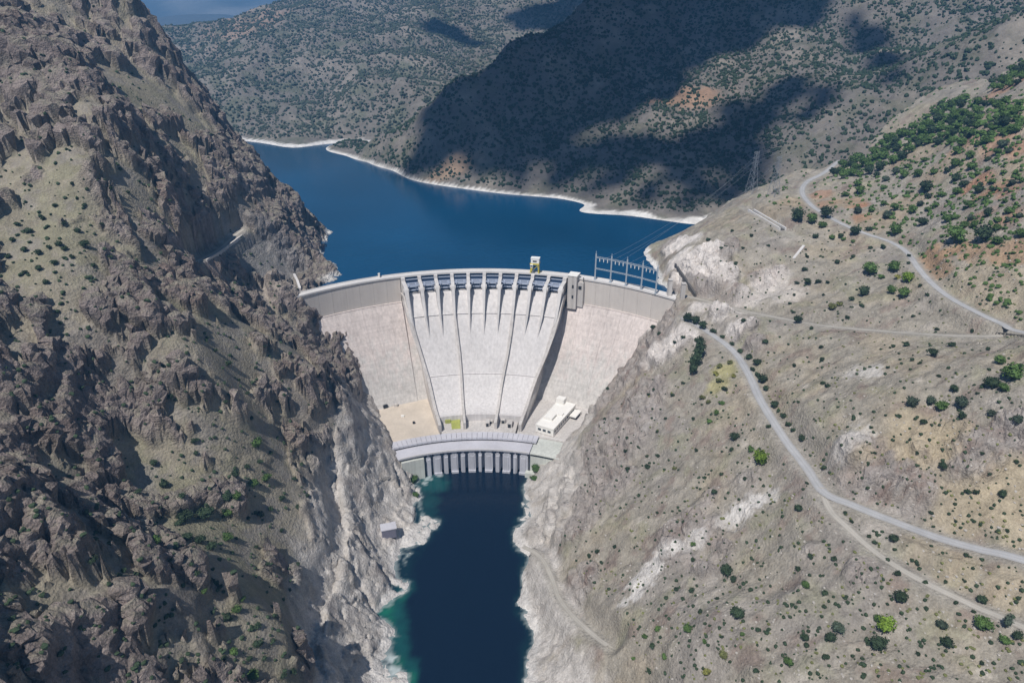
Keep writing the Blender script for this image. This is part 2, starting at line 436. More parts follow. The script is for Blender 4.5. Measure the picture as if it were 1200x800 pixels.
# bedding: ribs lean to the right and away from the river
bd = np.array([.35, .93, -.12]); bd /= np.linalg.norm(bd); bn = np.array([.56, -.21, .80]); bn -= bd * (bn @ bd); bn /= np.linalg.norm(bn); bt = np.cross(bd, bn)
qb = np.stack([q @ (bd * .42).astype(np.float32), q @ bn.astype(np.float32), q @ (bt * .7).astype(np.float32)], 1) + warp * np.array([2, 4, 3], dtype=np.float32)
f1, f2, rid, tl1 = cells(qb, 12.0)
g1, g2, gid, tl2 = cells(qb, 3.6)
rgb_ = fbm(qb * np.array([.6, 1, .8], dtype=np.float32), 30.0, 6, 0.56, ridged=True)
rg = fbm(qb, 9.0, 4, 0.6, ridged=True)
blk = (rid - 0.5) * 1.5 + tl1 * 1.5 + tl2 * 0.8 + 8.5 * rgb_ + 2.0 * rg - 1.6 * sstep(.09, 0, f2 - f1) - 1.2
# long ledges where harder beds stand out
def ledges(t): f_ = t - np.floor(t); return np.where(f_ < .82, f_ / .82, (1 - f_) / .18) - .5
led = ledges((q @ bn.astype(np.float32)) / 19.0 + .9 * fbm(q + 60, 70, 3) + .12 * warp[:, 0]) * sstep(-.25, .2, fbm(q + 160, 55, 3) + .1)
led_r = ledges(BED[act, 1] / 15.0 + BED[act, 2] / 13.0 + .8 * fbm(q + 260, 45, 3) + .15 * warp[:, 1]) * sstep(-.2, .25, fbm(q + 360, 40, 3) + .05)
blk = blk * .8 + 6.0 * led
fine = fbm(qb * 1.3 + 3, 3.4, 3, 0.7, ridged=True)
k = np.where(left[act] > .5, rock_l[act] * (1 - 0.92 * pale[act]), rock_r[act] * 0.8) * calm[act]
damclear = sstep(0, 14, np.abs(dam_d[act] - 255) - 40)
pk = pale[act] * calm[act]
h1, h2, hid, htl = cells(q + warp * 6, 26.0)
slab = htl * 5.0 + (hid - .5) * 4.5 - 2.5 * sstep(.07, 0, h2 - h1) + tl1 * 0.9 + (rid - .5) * 1.4 + .7 * rg
disp = k * .85 * (blk + 0.9 * fine) + pk * (0.42 * slab + .16 * tl2 + .3 * fine) + np.where(left[act] < .5, 3.4 * led_r * np.clip(rock_r[act] + .5 * pk, 0, 1) * calm[act], 2.2 * led * pk)
PT[act] += (N[act] * disp[:, None]).astype(np.float32)
# small roughness everywhere
PT[:, 2] += (0.35 * n_fin * calm).astype(np.float32)
ROCK = rock
GRASS = grass_l

PG = PT.reshape(NY, NX, 3); du = np.zeros_like(PG); dv_ = np.zeros_like(PG)
du[:, 1:-1] = PG[:, 2:] - PG[:, :-2]; dv_[1:-1] = PG[2:] - PG[:-2]
nz_ = np.cross(du.reshape(-1, 3), dv_.reshape(-1, 3)); nz_ = nz_[:, 2] / (np.linalg.norm(nz_, axis=1) + 1e-6)
settle = sstep(.62, .84, nz_ + .12 * n_fin) * sstep(-.25, .25, n_mid + .4 * n_big + .1)
# ------------------------------------------------------------------ ground colours (what the ground is made of)
def mixc(c, col, m): return c * (1 - m[:, None]) + np.array(col, dtype=np.float32) * m[:, None]
c = np.tile(np.array([0.300, 0.272, 0.228], np.float32), (len(X), 1))
c = mixc(c, (0.275, 0.245, 0.190), left)
c = mixc(c, (0.215, 0.208, 0.135), np.clip(left * sstep(-0.1, 0.25, n_big + n_fin * .5), 0, 1) * 0.55)
c = mixc(c, (0.255, 0.232, 0.212), np.clip(left * sstep(0.0, 0.3, -n_mid - n_fin * .4), 0, 1) * 0.6)
# right slope: grey scree, tan, olive, stripes of paler strata
strat = fbm(BED + 50, 17, 5, .6)
strat2 = fbm(BED + 90, 7, 4, .65)
R_ = 1 - left
c = mixc(c, (0.275, 0.250, 0.225), R_ * sstep(0.0, 0.3, n_big + .3 * strat) * 0.8)
c = mixc(c, (0.360, 0.305, 0.228), R_ * sstep(0.05, 0.3, -n_big + .4 * n_mid) * 0.6)
c = mixc(c, (0.265, 0.258, 0.175), R_ * sstep(0.05, 0.35, n_mid + .3 * n_fin) * 0.55)
c = mixc(c, (0.44, 0.40, 0.355), R_ * sstep(0.17, 0.42, strat) * 0.65)
c = mixc(c, (0.225, 0.172, 0.148), R_ * sstep(0.06, 0.34, -strat + .4 * strat2) * 0.7)
# rock
rk = np.tile(np.array([0.225, 0.190, 0.172], np.float32), (len(X), 1))
rk = mixc(rk, (0.310, 0.265, 0.238), sstep(0, 0.35, n_mid + .5 * n_fin))
rk = mixc(rk, (0.162, 0.142, 0.138), sstep(0.05, 0.35, -n_big - .5 * n_fin) * .8)
rk = mixc(rk, (0.255, 0.195, 0.165), sstep(0.12, 0.4, fbm(XYZ + 400, 40, 3)) * .6)
rkr = mixc(np.tile(np.array([0.30, 0.265, 0.245], np.float32), (len(X), 1)), (0.36, 0.33, 0.31), sstep(0, .3, strat2))
rkr = mixc(rkr, (0.20, 0.145, 0.13), sstep(0.08, .35, -strat2 - .3 * n_big))
rk = mixc(rk, (0.275, 0.255, 0.20), settle * .85)
rk *= np.array([1.0, .985, 1.0], dtype=np.float32)
m = left * rock_l
c = c * (1 - m[:, None]) + rk * m[:, None]
m = R_ * rock_r * .8
c = c * (1 - m[:, None]) + rkr * m[:, None]
# pale cliff rock
pl_c = mixc(np.tile(np.array([0.475, 0.445, 0.415], np.float32), (len(X), 1)), (0.385, 0.355, 0.33), sstep(0, .3, n_mid + .6 * n_fin))
pl_c = mixc(pl_c, (0.53, 0.50, 0.47), sstep(.1, .4, strat2))
pl_c = mixc(pl_c, (0.40, 0.35, 0.29), sstep(.1, .35, strat) * .5)
pm = pale * (1 - 0.25 * sstep(.1, .3, n_mid))
c = c * (1 - pm[:, None]) + pl_c * pm[:, None]
wob = n_mid
n_det = fbm(XYZ + 300, 3.2, 3, .7)
def paint(bl, col, k=1.0, w=None):
    global c
    c = mixc(c, col, np.clip(blob_mask(bl, Z0, X, Y, n_mid * 1.2 + n_fin * .8 if w is None else w), 0, 1) * k)
# white rock scars, pale cliffs above the dam, rusty earth, yellow rock
paint([(795, 290, 12, 1), (790, 312, 10, 1), (808, 285, 12, 1), (828, 318, 14, 1), (858, 365, 14, .9), (800, 300, 10, 1), (815, 305, 16, 1), (830, 300, 14, .9), (838, 318, 12, 1), (850, 328, 16, .8), (805, 322, 12, 1), (845, 370, 16, .9), (825, 360, 14, .8), (868, 388, 12, .9), (880, 352, 14, .6), (900, 345, 20, .6), (905, 330, 16, .6), (920, 350, 18, .5), (800, 400, 16, .9), (785, 412, 18, .9), (770, 420, 14, .7), (812, 385, 10, .8)], (0.62, 0.575, 0.54), .95, n_mid * .7 + strat2 * 1.3 + n_fin * .8 + n_det * .9)
paint([(775, 660, 9, 1), (765, 672, 10, 1), (750, 690, 12, 1), (745, 702, 8, .9), (790, 655, 7, 1), (800, 650, 8, .6), (870, 605, 12, .9), (885, 598, 8, 1), (850, 615, 9, .6), (900, 590, 9, .7), (815, 640, 8, .7), (732, 710, 6, .9), (1010, 438, 14, .55), (1020, 440, 10, .6), (1000, 520, 14, .6), (990, 530, 12, .5)], (0.62, 0.59, 0.56), .95, n_mid * .8 + strat2 * 2.2 + n_fin * 1.3 + n_det * 1.6)
paint([(1070, 520, 26, .8), (1095, 525, 22, .9), (1060, 500, 18, .6), (1120, 515, 14, .6), (1010, 540, 10, .6), (1180, 590, 34, .8), (1140, 600, 28, .6), (1195, 625, 22, .7), (1080, 645, 26, .5), (1120, 670, 24, .6), (1180, 690, 22, .6), (1150, 330, 34, .5), (1180, 345, 30, .5)], (0.40, 0.335, 0.235))
paint([(1085, 300, 12, 1), (1100, 305, 14, 1), (1120, 297, 14, 1), (1140, 300, 14, .8), (1095, 320, 14, .8), (1180, 295, 20, .8), (1160, 300, 14, .7), (1195, 305, 12, .8)], (0.37, 0.24, 0.145), .85)
paint([(1005, 245, 10, 1), (1010, 258, 9, 1), (1000, 238, 8, .8), (1145, 220, 12, .9), (1165, 225, 14, .9), (1180, 228, 10, .7), (1130, 175, 14, .6), (1170, 168, 16, .6), (1195, 175, 14, .7), (1195, 100, 12, .7), (1170, 110, 14, .6), (960, 230, 12, .6), (970, 240, 12, .7), (1180, 260, 12, .6), (1140, 262, 12, .5)], (0.36, 0.185, 0.11), .9)
paint([(990, 240, 20, .7), (1030, 260, 22, .6), (1060, 245, 20, .6), (1080, 180, 26, .5), (1140, 150, 26, .5), (1180, 140, 24, .5), (1190, 200, 26, .5), (1110, 200, 26, .5), (930, 240, 20, .6), (905, 250, 20, .5)], (0.32, 0.255, 0.175))
paint([(850, 440, 14, .9), (842, 455, 12, .8), (858, 430, 8, .8)], (0.36, 0.33, 0.17))
paint([(345, 318, 16, .7), (325, 315, 26, .8), (300, 318, 26, .7), (290, 300, 18, .5), (330, 335, 14, .7)], (0.235, 0.225, 0.225))
paint([(320, 340, 16, .7), (345, 345, 12, .8), (300, 345, 14, .6)], (0.38, 0.33, 0.29))
# pale ring left by the reservoir
ring = sstep(154.6, 152.8, Z1 + 1.6 * n_fin) * sstep(640, 665, Y) * np.where(left > .5, sstep(690, 720, Y), 1)
c = mixc(c, (0.66, 0.64, 0.61), ring)
ringr = sstep(5.0, 2.4, Z1 + 1.2 * n_fin) * sstep(640, 600, Y)
c = mixc(c, (0.58, 0.56, 0.54), ringr * .7)
# gravel verge beside the roads
verge = sstep(5, 1.0, road_d + 2.5 * n_fin)
c = mixc(c, (0.35, 0.325, 0.285), verge * .75)
n_d2 = fbm(BED * np.array([1, 1, 1.5]) + 500, 3.4, 3, .7)
c *= (1 + 0.10 * n_fin + np.where(left > .5, .22, .30) * n_det + np.where(left > .5, 0, .34) * n_d2)[:, None]
idx = np.arange(NX * NY).reshape(NY, NX)
faces = np.stack([idx[:-1, :-1].ravel(), idx[:-1, 1:].ravel(), idx[1:, 1:].ravel(), idx[1:, :-1].ravel()], 1)
# ------------------------------------------------------------------ materials
def new_mat(name):
    m = bpy.data.materials.new(name); m.use_nodes = True
    nt = m.node_tree; b = nt.nodes["Principled BSDF"]
    return m, nt, b
def nd(nt, t, **kw):
    n = nt.nodes.new(t)
    for k_, v_ in kw.items(): setattr(n, k_, v_)
    return n
def noise(nt, vec, scale, detail=4, rough=.55):
    n = nd(nt, "ShaderNodeTexNoise"); n.inputs["Scale"].default_value = scale; n.inputs["Detail"].default_value = detail; n.inputs["Roughness"].default_value = rough
    if vec is not None: nt.links.new(vec, n.inputs["Vector"])
    return n.outputs[0]
def maprange(nt, v, a, b, c_, d_):
    n = nd(nt, "ShaderNodeMapRange"); nt.links.new(v, n.inputs[0])
    for i_, q_ in zip((1, 2, 3, 4), (a, b, c_, d_)): n.inputs[i_].default_value = q_
    return n.outputs[0]
def mulcol(nt, col, fac):
    n = nd(nt, "ShaderNodeVectorMath", operation='SCALE'); nt.links.new(col, n.inputs[0]); nt.links.new(fac, n.inputs["Scale"]); return n.outputs[0]
def math_(nt, op, a, b):
    n = nd(nt, "ShaderNodeMath", operation=op)
    for i_, q_ in enumerate((a, b)):
        if isinstance(q_, (int, float)): n.inputs[i_].default_value = q_
        else: nt.links.new(q_, n.inputs[i_])
    return n.outputs[0]
def mapping(nt, sx, sy, sz, src="Object"):
    t = nd(nt, "ShaderNodeTexCoord"); mp = nd(nt, "ShaderNodeMapping"); nt.links.new(t.outputs[src], mp.inputs[0]); mp.inputs["Scale"].default_value = (sx, sy, sz); return mp.outputs[0]

def ground_mat(name, s1, s2, bump_scale, bump_dist, lo=.72, hi=1.28, speck=0.0):
    m, nt, b = new_mat(name)
    a = nd(nt, "ShaderNodeAttribute", attribute_name="Col")
    g = nd(nt, "ShaderNodeNewGeometry").outputs["Position"]
    n1 = noise(nt, g, s1, 5, .65); n2 = noise(nt, g, s2, 4, .7)
    f = math_(nt, 'MULTIPLY', maprange(nt, n1, .3, .7, lo, hi), maprange(nt, n2, .3, .7, lo, hi))
    colr = mulcol(nt, a.outputs[0], f)
    if speck:
        # small pale stones and dark tufts
        v = nd(nt, "ShaderNodeTexVoronoi"); v.inputs["Scale"].default_value = .42; nt.links.new(g, v.inputs["Vector"])
        s = maprange(nt, v.outputs["Distance"], .10, .24, 1.0, 0.0)
        sepc = nd(nt, "ShaderNodeSeparateColor"); nt.links.new(v.outputs["Color"], sepc.inputs[0])
        up_ = math_(nt, 'MULTIPLY', s, maprange(nt, sepc.outputs[0], .72, .85, 0, speck))
        dn_ = math_(nt, 'MULTIPLY', s, maprange(nt, sepc.outputs[1], .72, .85, 0, .45))
        f2 = math_(nt, 'ADD', math_(nt, 'SUBTRACT', 1.0, dn_), up_)
        colr = mulcol(nt, colr, f2)
    nt.links.new(colr, b.inputs["Base Color"])
    b.inputs["Roughness"].default_value = 1; b.inputs["Specular IOR Level"].default_value = .08
    bp = nd(nt, "ShaderNodeBump"); bp.inputs["Strength"].default_value = 1; bp.inputs["Distance"].default_value = bump_dist
    h = noise(nt, g, bump_scale, 6, .7)
    vo = nd(nt, "ShaderNodeTexVoronoi"); vo.inputs["Scale"].default_value = bump_scale * 1.7; nt.links.new(g, vo.inputs["Vector"])
    hh = math_(nt, 'ADD', h, math_(nt, 'MULTIPLY', vo.outputs["Distance"], .35))
    nt.links.new(hh, bp.inputs["Height"]); nt.links.new(bp.outputs[0], b.inputs["Normal"])
    return m
M_ground = ground_mat("ground", .09, .9, .32, 1.5, .80, 1.22, speck=.22)
M_rock = ground_mat("rock", .16, 1.1, .42, 2.6, .70, 1.30)
M_roadc = ground_mat("road_surface", .12, 1.4, 1.2, .08, .92, 1.08)
M_far = ground_mat("far_ground", .02, .12, .05, 6.0, .82, 1.2)

def concrete(name, col, var=.12, streak=.18, rough=.9, lift=0.0, foot=None):
    m, nt, b = new_mat(name)
    g = nd(nt, "ShaderNodeNewGeometry").outputs["Position"]
    mp = nd(nt, "ShaderNodeMapping"); nt.links.new(g, mp.inputs[0]); mp.inputs["Scale"].default_value = (.42, .42, .0045)
    st = noise(nt, mp.outputs[0], 1.0, 4, .6)
    n1 = noise(nt, g, .045, 5, .6); n2 = noise(nt, g, .7, 3, .6)
    f = math_(nt, 'MULTIPLY', maprange(nt, st, .3, .7, 1 - streak, 1 + streak * .6), maprange(nt, n1, .3, .7, 1 - var, 1 + var))
    f = math_(nt, 'MULTIPLY', f, maprange(nt, n2, .3, .7, 1 - var * .5, 1 + var * .5))
    if lift:
        # pour lines of the concrete lifts
        mz = nd(nt, "ShaderNodeMapping"); nt.links.new(g, mz.inputs[0]); mz.inputs["Scale"].default_value = (.02, .02, .8)
        f = math_(nt, 'MULTIPLY', f, maprange(nt, noise(nt, mz.outputs[0], 1.0, 2, .5), .35, .65, 1 - lift, 1 + lift))
    c_ = nd(nt, "ShaderNodeRGB"); c_.outputs[0].default_value = (*col, 1)
    base = c_.outputs[0]
    if foot:
        # old water marks and damp: greyer towards the foot, with a ragged edge
        sx = nd(nt, "ShaderNodeSeparateXYZ"); nt.links.new(g, sx.inputs[0])
        zz = math_(nt, 'ADD', sx.outputs[2], maprange(nt, noise(nt, mp.outputs[0], .35, 4, .65), .3, .7, -28, 28))
        mx = nd(nt, "ShaderNodeMix", data_type='RGBA'); nt.links.new(maprange(nt, zz, 52, 92, 1, 0), mx.inputs[0])
        nt.links.new(base, mx.inputs[6]); mx.inputs[7].default_value = (*foot, 1); base = mx.outputs[2]
    nt.links.new(mulcol(nt, base, f), b.inputs["Base Color"])
    b.inputs["Roughness"].default_value = rough; b.inputs["Specular IOR Level"].default_value = .2
    bp = nd(nt, "ShaderNodeBump"); bp.inputs["Strength"].default_value = .5; bp.inputs["Distance"].default_value = .12
    nt.links.new(noise(nt, g, 1.3, 4), bp.inputs["Height"]); nt.links.new(bp.outputs[0], b.inputs["Normal"])
    return m
M_flank = concrete("flank_concrete", (.585, .52, .49), .10, .20, lift=.05, foot=(.53, .505, .48))
M_band = concrete("crest_band_concrete", (.575, .53, .49), .07, .06)
M_chute = concrete("chute_concrete", (.605, .58, .57), .06, .16)
M_pier = concrete("pier_concrete", (.60, .575, .56), .08, .14)
M_wall = concrete("wall_concrete", (.52, .49, .465), .10, .2)
M_deck = concrete("deck_concrete", (.50, .495, .535), .10, .05)
M_terrace = concrete("terrace_dust", (.56, .49, .41), .14, .02)
M_green = concrete("damp_concrete", (.53, .545, .505), .12, .15)
M_bay = concrete("powerhouse_concrete", (.50, .505, .55), .08, .2)
M_white = concrete("white_paint", (.78, .76, .72), .04, .06)
M_moss = concrete("moss", (.34, .36, .10), .2, .1)
M_kerb = concrete("kerb_concrete", (.62, .60, .585), .06, .06)

def plain(name, col, rough=.6, metal=0.0, var=.12, sc=1.5, spec=.3):
    m, nt, b = new_mat(name)
    g = nd(nt, "ShaderNodeNewGeometry").outputs["Position"]
    f = maprange(nt, noise(nt, g, sc, 4), .3, .7, 1 - var, 1 + var)
    c_ = nd(nt, "ShaderNodeRGB"); c_.outputs[0].default_value = (*col, 1)
    nt.links.new(mulcol(nt, c_.outputs[0], f), b.inputs["Base Color"])
    b.inputs["Roughness"].default_value = rough; b.inputs["Metallic"].default_value = metal; b.inputs["Specular IOR Level"].default_value = spec
    return m
M_gate = plain("gate_paint", (.06, .095, .165), .5)
M_girder = plain("girder_paint", (.42, .47, .58), .5)
M_steel = plain("galvanised_steel", (.42, .47, .52), .5, .2)
M_yellow = plain("yellow_paint", (.62, .52, .08), .5)
M_cabin = plain("cabin_white", (.80, .80, .78), .5)
M_dark = plain("dark_opening_and_shade", (.03, .032, .036), .8)
M_glass = plain("window_glass", (.04, .05, .06), .15, spec=.5)
M_hut = plain("weathered_sheet", (.20, .195, .25), .6)
M_wire = plain("wire", (.35, .36, .37), .4, .5)
M_bark = plain("bark", (.10, .075, .055), .9)
M_stone = plain("stone", (.40, .37, .335), .9, var=.25)
M_pylon = plain("pylon_steel", (.26, .28, .31), .5, .2)
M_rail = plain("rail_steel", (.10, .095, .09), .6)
M_road = concrete("road_asphalt", (.355, .36, .37), .10, .0)
M_track = concrete("dirt_track", (.385, .365, .335), .12, .0)

def leafmat(name, col):
    m, nt, b = new_mat(name)
    g = nd(nt, "ShaderNodeNewGeometry")
    o = nd(nt, "ShaderNodeObjectInfo")
    f = math_(nt, 'MULTIPLY', maprange(nt, noise(nt, g.outputs["Position"], .55, 3), .3, .7, .62, 1.4), maprange(nt, o.outputs["Random"], 0, 1, .8, 1.25))
    c_ = nd(nt, "ShaderNodeRGB"); c_.outputs[0].default_value = (*col, 1)
    nt.links.new(mulcol(nt, c_.outputs[0], f), b.inputs["Base Color"])
    b.inputs["Roughness"].default_value = .8; b.inputs["Specular IOR Level"].default_value = .15
    return m
LEAF = {'f': leafmat("leaf_far", (.062, .078, .055)), 'd': leafmat("leaf_dark", (.040, .062, .034)), 'b': leafmat("leaf_bluish", (.060, .082, .058)), 'g': leafmat("leaf_green", (.078, .132, .040)),
        'l': leafmat("leaf_lime", (.15, .23, .035)), 'o': leafmat("leaf_olive", (.13, .14, .055)), 'y': leafmat("leaf_yellow", (.21, .21, .06))}

def water(name, col, wave, dist, attr=False):
    m, nt, b = new_mat(name)
    g = nd(nt, "ShaderNodeNewGeometry").outputs["Position"]
    if attr:
        a = nd(nt, "ShaderNodeAttribute", attribute_name="Col")
        nt.links.new(a.outputs[0], b.inputs["Base Color"])
    else:
        c_ = nd(nt, "ShaderNodeRGB"); c_.outputs[0].default_value = (*col, 1)
        nt.links.new(mulcol(nt, c_.outputs[0], maprange(nt, noise(nt, g, .0045, 5), .3, .7, .80, 1.22)), b.inputs["Base Color"])
    b.inputs["Roughness"].default_value = .12; b.inputs["IOR"].default_value = 1.33
    bp = nd(nt, "ShaderNodeBump"); bp.inputs["Strength"].default_value = .6; bp.inputs["Distance"].default_value = dist
    mp = nd(nt, "ShaderNodeMapping"); nt.links.new(g, mp.inputs[0]); mp.inputs["Scale"].default_value = (1, .6, 1)
    nt.links.new(noise(nt, mp.outputs[0], wave, 5, .6), bp.inputs["Height"]); nt.links.new(bp.outputs[0], b.inputs["Normal"])
    return m
M_lake = water("lake_water", (.002, .050, .122), .18, .5)
M_river = water("river_water", (.004, .012, .03), .35, .3, attr=True)

# unit spheres reused for scrub and stones
import bmesh
bm = bmesh.new(); bmesh.ops.create_icosphere(bm, subdivisions=3, radius=1.0)
ico_v = np.array([v.co[:] for v in bm.verts], np.float32); ico_f = np.array([[v.index for v in f.verts] for f in bm.faces], np.int32); bm.free()
bm = bmesh.new(); bmesh.ops.create_icosphere(bm, subdivisions=1, radius=1.0)
ico0_v = np.array([v.co[:] for v in bm.verts], np.float32); ico0_f = np.array([[v.index for v in f.verts] for f in bm.faces], np.int32); bm.free()
# ------------------------------------------------------------------ near ground mesh
ground = mesh_np("rocky_ground", PT, faces, M_ground, smooth=False, col=c)
ground["kind"] = "structure"
ground.data.polygons.foreach_set("use_smooth", (ROCK * (1 - pale))[faces].mean(1) < .35)
ground.data.materials.append(M_rock)
ground.data.polygons.foreach_set("material_index", ((ROCK * left * (1 - .75 * pale))[faces].mean(1) > .35).astype(np.int32))
print("ground", round(time.time() - T0, 1), len(faces))
bpy.context.view_layer.update()
def land(px, py):
    d = Vector(ray(px, py)); d.normalize()
    ok, loc, nrm, i = ground.ray_cast(Vector((0, 0, CAMZ)), d)
    return (Vector(loc), Vector(nrm)) if ok else (None, None)

# ------------------------------------------------------------------ far hills
def hill(name, pts, xr, yr, step, amp, colfn, scale):
    fit = tps_fit(pts, 2e-3)
    hx = np.arange(xr[0], xr[1] + 1, step, dtype=np.float32); hy = np.arange(yr[0], yr[1] + 1, step, dtype=np.float32)
    HX, HY = np.meshgrid(hx, hy); HX = HX.ravel(); HY = HY.ravel()
    z = tps_eval(fit, HX, HY); p = np.stack([HX, HY, z], 1)
    r = fbm(p * np.array([1, 1, .5]), scale, 5, .5, ridged=True); n = fbm(p + 11, scale * .5, 4)
    k = sstep(151, 215, z)
    p_ = p + 90 * np.stack([fbm(p + 3, 260, 3), fbm(p + 93, 260, 3), np.zeros(len(p))], 1)
    r = fbm(p_ * np.array([1, .55, .4]), scale, 6, .52, ridged=True)
    z2 = z + k * amp * (r + .6 * n)
    p[:, 2] = z2
    i = np.arange(len(hx) * len(hy)).reshape(len(hy), len(hx))
    f = np.stack([i[:-1, :-1].ravel(), i[:-1, 1:].ravel(), i[1:, 1:].ravel(), i[1:, :-1].ravel()], 1)
    o = mesh_np(name, p, f, M_far, smooth=True, col=colfn(p, r, n)); o["kind"] = "structure"
    return o, (hx, hy, z2.reshape(len(hy), len(hx)))
def S(s): return [P(*map(float, q.split())) for q in s.replace("\n", ";").split(";") if q.strip()]
dark_pts = S("""395 180 150; 430 190 150; 460 200 150; 480 210 150; 535 220 150; 600 228 150; 650 232 150; 685 240 150; 680 248 150; 740 253 150; 820 263 150
600 150 230; 600 60 345; 540 105 285; 490 135 238; 450 156 195; 420 166 165; 700 150 232; 700 80 315; 800 150 232; 800 60 340; 900 100 298; 850 200 192; 1000 100 305; 1100 60 352; 930 170 232; 1200 40 388; 700 200 182; 600 195 182; 780 215 180""")
dark_pts += [PY(700, 0, 1621), PY(900, 0, 1640), PY(1000, 0, 1560), PY(1100, 0, 1480), PY(1200, 0, 1380)]
dark_pts += [np.array(v, float) for v in [(-96, 1490, 215), (0, 1610, 270), (-200, 1460, 175), (-280, 1470, 150), (150, 1790, 380), (300, 1900, 520), (600, 1900, 560), (900, 1800, 600), (1300, 1400, 560), (1300, 1000, 420), (900, 950, 360),
    (420, 1010, 185), (300, 965, 148), (520, 985, 215), (-300, 1300, 120), (0, 1000, 110), (200, 880, 120), (-450, 1500, 130), (700, 1000, 290), (0, 1900, 200), (-150, 1700, 150)]]
def col_dark(p, r, n):
    n2 = fbm(p + 5, 40, 4); c_ = np.tile(np.array([.165, .150, .136], np.float32), (len(p), 1))
    c_ = mixc(c_, (.235, .21, .18), sstep(0, .3, n)); c_ = mixc(c_, (.13, .13, .095), sstep(0, .3, n2) * .7)
    # bare reddish earth
    q_ = P(800, 140, 235); d_ = np.hypot((p[:, 0] - q_[0]) / 75, (p[:, 1] - q_[1]) / 40)
    c_ = mixc(c_, (.31, .205, .14), sstep(1.1, .5, d_ + n2 * .8))
    q_ = P(530, 208, 158)
    c_ = mixc(c_, (.36, .25, .17), sstep(1.2, .5, np.hypot((p[:, 0] - q_[0]) / 60, (p[:, 1] - q_[1]) / 22) + n2) * .8)
    return mixc(c_, (.68, .66, .63), sstep(153.4, 152.0, p[:, 2] + 4.5 * n2))
dark_hill, DH = hill("hill", dark_pts, (-520, 1300), (900, 1900), 5.0, 24.0, col_dark, 170)
mid_pts = S("""285 165 150; 315 169 150; 345 173 150; 380 169 150; 415 167 150; 300 100 240; 400 100 240; 500 80 275; 300 60 310; 400 50 330; 280 25 380; 195 45 325; 240 80 262; 220 120 205; 500 130 205; 560 60 300""")
mid_pts += [PY(370, 0, 2900), PY(330, 12, 2800), PY(500, 0, 2750), PY(600, 0, 2700), PY(700, -10, 2700)]
mid_pts += [np.array(v, float) for v in [(-1246, 3200, 180), (-1000, 3300, 230), (-700, 3400, 380), (-1700, 2600, 220), (-1700, 2000, 150), (-1100, 1900, 150), (-850, 1650, 135), (-600, 1500, 120), (-300, 1540, 130), (0, 1750, 165), (300, 2200, 260), (400, 3000, 540), (-300, 3300, 560), (100, 1500, 120)]]
def col_mid(p, r, n):
    n2 = fbm(p + 5, 60, 4); c_ = np.tile(np.array([.175, .160, .142], np.float32), (len(p), 1))
    c_ = mixc(c_, (.235, .21, .185), sstep(0, .3, n)); c_ = mixc(c_, (.12, .13, .095), sstep(0, .3, n2) * .8)
    q_ = P(290, 35, 360); c_ = mixc(c_, (.34, .235, .18), sstep(1, .4, np.hypot((p[:, 0] - q_[0]) / 160, (p[:, 1] - q_[1]) / 200) + n2) * .6)
    return mixc(c_, (.70, .68, .66), sstep(154.6, 153.2, p[:, 2] + 5 * n2))
mid_hill, MH = hill("hill", mid_pts, (-1700, 420), (1480, 3400), 8.0, 42.0, col_mid, 340)
# distant range and the plain in front of it
hx = np.linspace(-20000, 20000, 201); hy = np.linspace(3350, 26000, 150)
HX, HY = np.meshgrid(hx, hy); q = np.stack([HX.ravel(), HY.ravel(), np.zeros(HX.size)], 1)
z = 110 + 1150 * sstep(7000, 22000, q[:, 1]) + sstep(5000, 10000, q[:, 1]) * (330 * fbm(q, 4200, 6, .5, ridged=True) + 80 * fbm(q, 900, 4))
q[:, 2] = np.clip(z, 60, 1380); i = np.arange(HX.size).reshape(HX.shape)
f = np.stack([i[:-1, :-1].ravel(), i[:-1, 1:].ravel(), i[1:, 1:].ravel(), i[1:, :-1].ravel()], 1)
nn = fbm(q, 900, 4)
cc = mixc(np.tile(np.array([.15, .14, .12], np.float32), (len(q), 1)), (.42, .39, .35), sstep(.0, .3, fbm(q, 2200, 4)))
far = mesh_np("distant_mountains", q, f, M_far, smooth=True, col=cc); far["kind"] = "structure"
# valley floor sheet below everything, out to the horizon
mb = MB(); mb.add([(-21000, -8000, -24), (21000, -8000, -24), (21000, 26500, -24), (-21000, 26500, -24)], [(0, 1, 2, 3)])
o = mb.build("valley_floor", M_track); o["kind"] = "structure"
# outer slopes either side of the modelled ground, so it goes on beyond the frame
def flat_hill(name, xr, yr, zf):
    hx = np.linspace(*xr, 60); hy = np.linspace(*yr, 60); HX, HY = np.meshgrid(hx, hy); x = HX.ravel(); y = HY.ravel()
    z = zf(x, y); q = np.stack([x, y, z], 1); z = z + 25 * fbm(q, 220, 4); q[:, 2] = z
    i = np.arange(3600).reshape(60, 60); f = np.stack([i[:-1, :-1].ravel(), i[:-1, 1:].ravel(), i[1:, 1:].ravel(), i[1:, :-1].ravel()], 1)
    o = mesh_np(name, q, f, M_far, True, col=mixc(np.tile(np.array([.235, .205, .178], np.float32), (3600, 1)), (.165, .17, .12), sstep(0, .3, fbm(q, 80, 3)) * .8)); o["kind"] = "structure"
flat_hill("hill", (-2600, -650), (-600, 1900), lambda x, y: 360 + 120 * sstep(-650, -1400, x) - 20 * (x > -700) - 200 * sstep(1000, 1500, y))
flat_hill("hill", (650, 2600), (-600, 930), lambda x, y: 330 + 160 * sstep(650, 1400, x))

